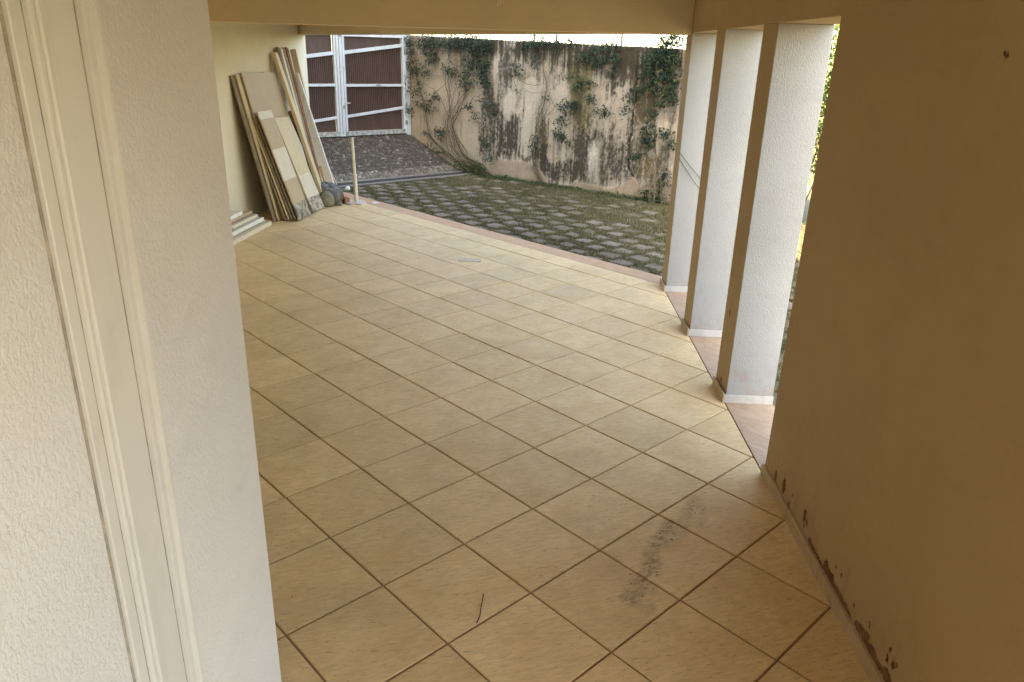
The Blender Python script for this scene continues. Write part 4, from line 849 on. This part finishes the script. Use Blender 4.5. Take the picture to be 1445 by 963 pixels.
o = lump('round_stone', G(-15.50, 9.30, .002), (.11, .11, .12), M_stone, 8, .15); tag(o, 'mossy round stone between the boards and the grey bag', 'stone')
o = mk('roller', *tube([G(-15.48, 9.66, .07), G(-15.36, 9.78, .07)], .028, 12), M_steel, None, smooth=False); tag(o, 'small grey cylinder lying in front of the grey bag', 'cylinder')
o = mk('brick_piece', *boxG(-15.95, -15.55, 10.02, 10.22, .003, .20), M_brick, None, .006); tag(o, 'broken piece of red brick between the bag and the pole', 'brick')
# pole on its flat base
po_ = thing('pole_stand', 'ivory two part pole standing on a broken pale base plate', 'pole', G(-15.45, 10.42, .0))
rb = []; rr = random.Random(4)
for q in range(22):
    a = 2*math.pi*q/22; k = rr.uniform(.78, 1.12); rb.append(G(-15.42+.50*k*math.cos(a)-.05, 10.42+.36*k*math.sin(a)))
mk('base_plate', *prism(rb, .003, .045), M_card, po_, .002)
c0 = G(-15.45, 10.42, .046)
mk('lower_tube', *tube([c0, c0+Vector((-.006, -.004, .93*T))], .030, 14), M_pole, po_)
mk('upper_tube', *tube([c0+Vector((-.006, -.004, .93*T)), c0+Vector((-.022, -.012, 2.16*T))], .022, 14), M_pole, po_)
mk('collar', *tube([c0+Vector((-.006, -.004, .90*T)), c0+Vector((-.006, -.004, .95*T))], .034, 14), M_pole, po_)
mk('screw', *tube([c0+Vector((.028, .02, .42*T)), c0+Vector((.05, .036, .42*T))], .008, 6), M_steel, po_)
rb = []
for q in range(12):
    a = 2*math.pi*q/12; k = rr.uniform(.6, 1.1); rb.append(G(-15.15+.20*k*math.cos(a), 10.98+.12*k*math.sin(a)))
o = mk('paper_scrap', *prism(rb, .004, .012), M_foam); tag(o, 'torn white scrap lying on the terracotta border', 'scrap')
o = lump('paper_ball', G(-18.9, 12.1, GZ+.01), (.038, .038, .042), M_foam, 12, .3, 2); tag(o, 'crumpled white paper ball near the drain', 'litter')
# slotted plastic piece on the tiles
cm = thing('slotted_plastic', 'small white slotted plastic piece lying flat on the tiles', 'litter', G(-7.05, 8.55, .002))
e1 = Vector((.68, .73, 0)); e2 = Vector((-.73, .68, 0)); cc = G(-7.05, 8.55, .004)
for q in range(5):
    a = cc+e1*(-.10+.05*q)+e2*(-.05-.006*q); b = cc+e1*(-.10+.05*q+.012)+e2*(.06-.01*q); w = e1*.016; h = Vector((0, 0, .008))
    mk('slat', *hexa([a-w, a+w, b+w, b-w, a-w+h, a+w+h, b+w+h, b-w+h]), M_card, cm, .002)
a = cc+e1*-.11+e2*-.055; b = cc+e1*.13+e2*-.075; w = e2*.008; h = Vector((0, 0, .009)); mk('rim', *hexa([a-w, a+w, b+w, b-w, a-w+h, a+w+h, b+w+h, b-w+h]), M_foam, cm)
# twig and crumbs on the tiles
tw = smooth_path([G(2.74, .63, .012), G(2.86, .50, .02), G(2.95, .40, .014), G(2.985, .34, .01)], 4, .001, 1)
o = mk('twig', *tube(tw, [.0022]*len(tw), 5), M_twig, None, smooth=True); tag(o, 'thin dark twig lying on the tiles near the doorway', 'twig')
cr_ = []
rr = random.Random(3)
for q in range(46):
    if q < 30:
        a = SMEAR_PTS[rr.randrange(0, len(SMEAR_PTS))]; x, y = a[0]+rr.gauss(0, .05), a[1]+rr.gauss(0, .07)
    else: x, y = rr.uniform(-10, 5), rr.uniform(-1, 9)
    if not -4 < (x+y)/S2 < DB-.2: continue
    c = G(x, y, .002); s_ = rr.uniform(.0012, .0030); k = rr.uniform(0, 3.14); V8 = []
    for zz in (0, 1):
        for i, j in ((-1, -.6), (.7, -1), (1, .8), (-.6, 1)): V8.append(c+Vector(((i*math.cos(k)-j*.5*math.sin(k))*s_*1.7, (i*math.sin(k)+j*.5*math.cos(k))*s_*1.7, zz*s_*.5)))
    cr_.append(hexa(V8))
o = mk('crumbs', *merge(cr_), M_peel); tag(o, 'scattered brown crumbs of dirt on the tiles', 'dirt', kind='stuff')
# hooks on the beam
for d in (1.81, -3.63):
    hk = thing('ceiling_hook', 'little white hook with loose ends fixed on the beam', 'hook', B(8.9, d, 5.7), 'hooks on the deep beam')
    for q in range(3): mk('loose_end', *tube(smooth_path([B(8.895, d+.05*q, 5.98), B(8.84, d+.05*q+.02, 5.9), B(8.85, d+.06*q-.02, 5.76+.03*q)], 4), .006, 5), M_foam, hk, smooth=True)
# thin tendrils across the end column
for q, (a, b) in enumerate((((5.70, 3.05), (6.3, 2.40)), ((5.71, 2.91), (6.25, 2.22)))):
    pth = smooth_path([B(8.842, a[0]-.02, a[1]), B(8.80, (a[0]+b[0])/2, (a[1]+b[1])/2-.03), B(8.842, b[0], b[1])], 5)
    o = mk('tendril', *tube(pth, .0025, 4), M_twig, None, smooth=True); tag(o, 'thin dark tendril hanging across the end column', 'tendril', 'tendrils on the end column')
# leaf litter on the pavers
n = 260; x = RNG.uniform(-19, -3.5, n); y = RNG.uniform(11.6, 19.5, n); k = y < 21.7+.118*x-.4; x = x[k]; y = y[k]; n = len(x)
P = np.stack([x*T, y*T, np.full(n, (GZ+.085)*T)], 1)
V, F, C = leaves(P, RNG.normal(size=(n, 3))*.25+np.array([0, 0, 1]), RNG.uniform(.02, .05, n), leafcol(n, (.22, .14, .07), (.34, .29, .2), .3))
o = raw_mesh('leaf_litter', V, F, M_leaf, C); tag(o, 'dry brown leaves scattered over the yard pavers', 'leaves', kind='stuff')
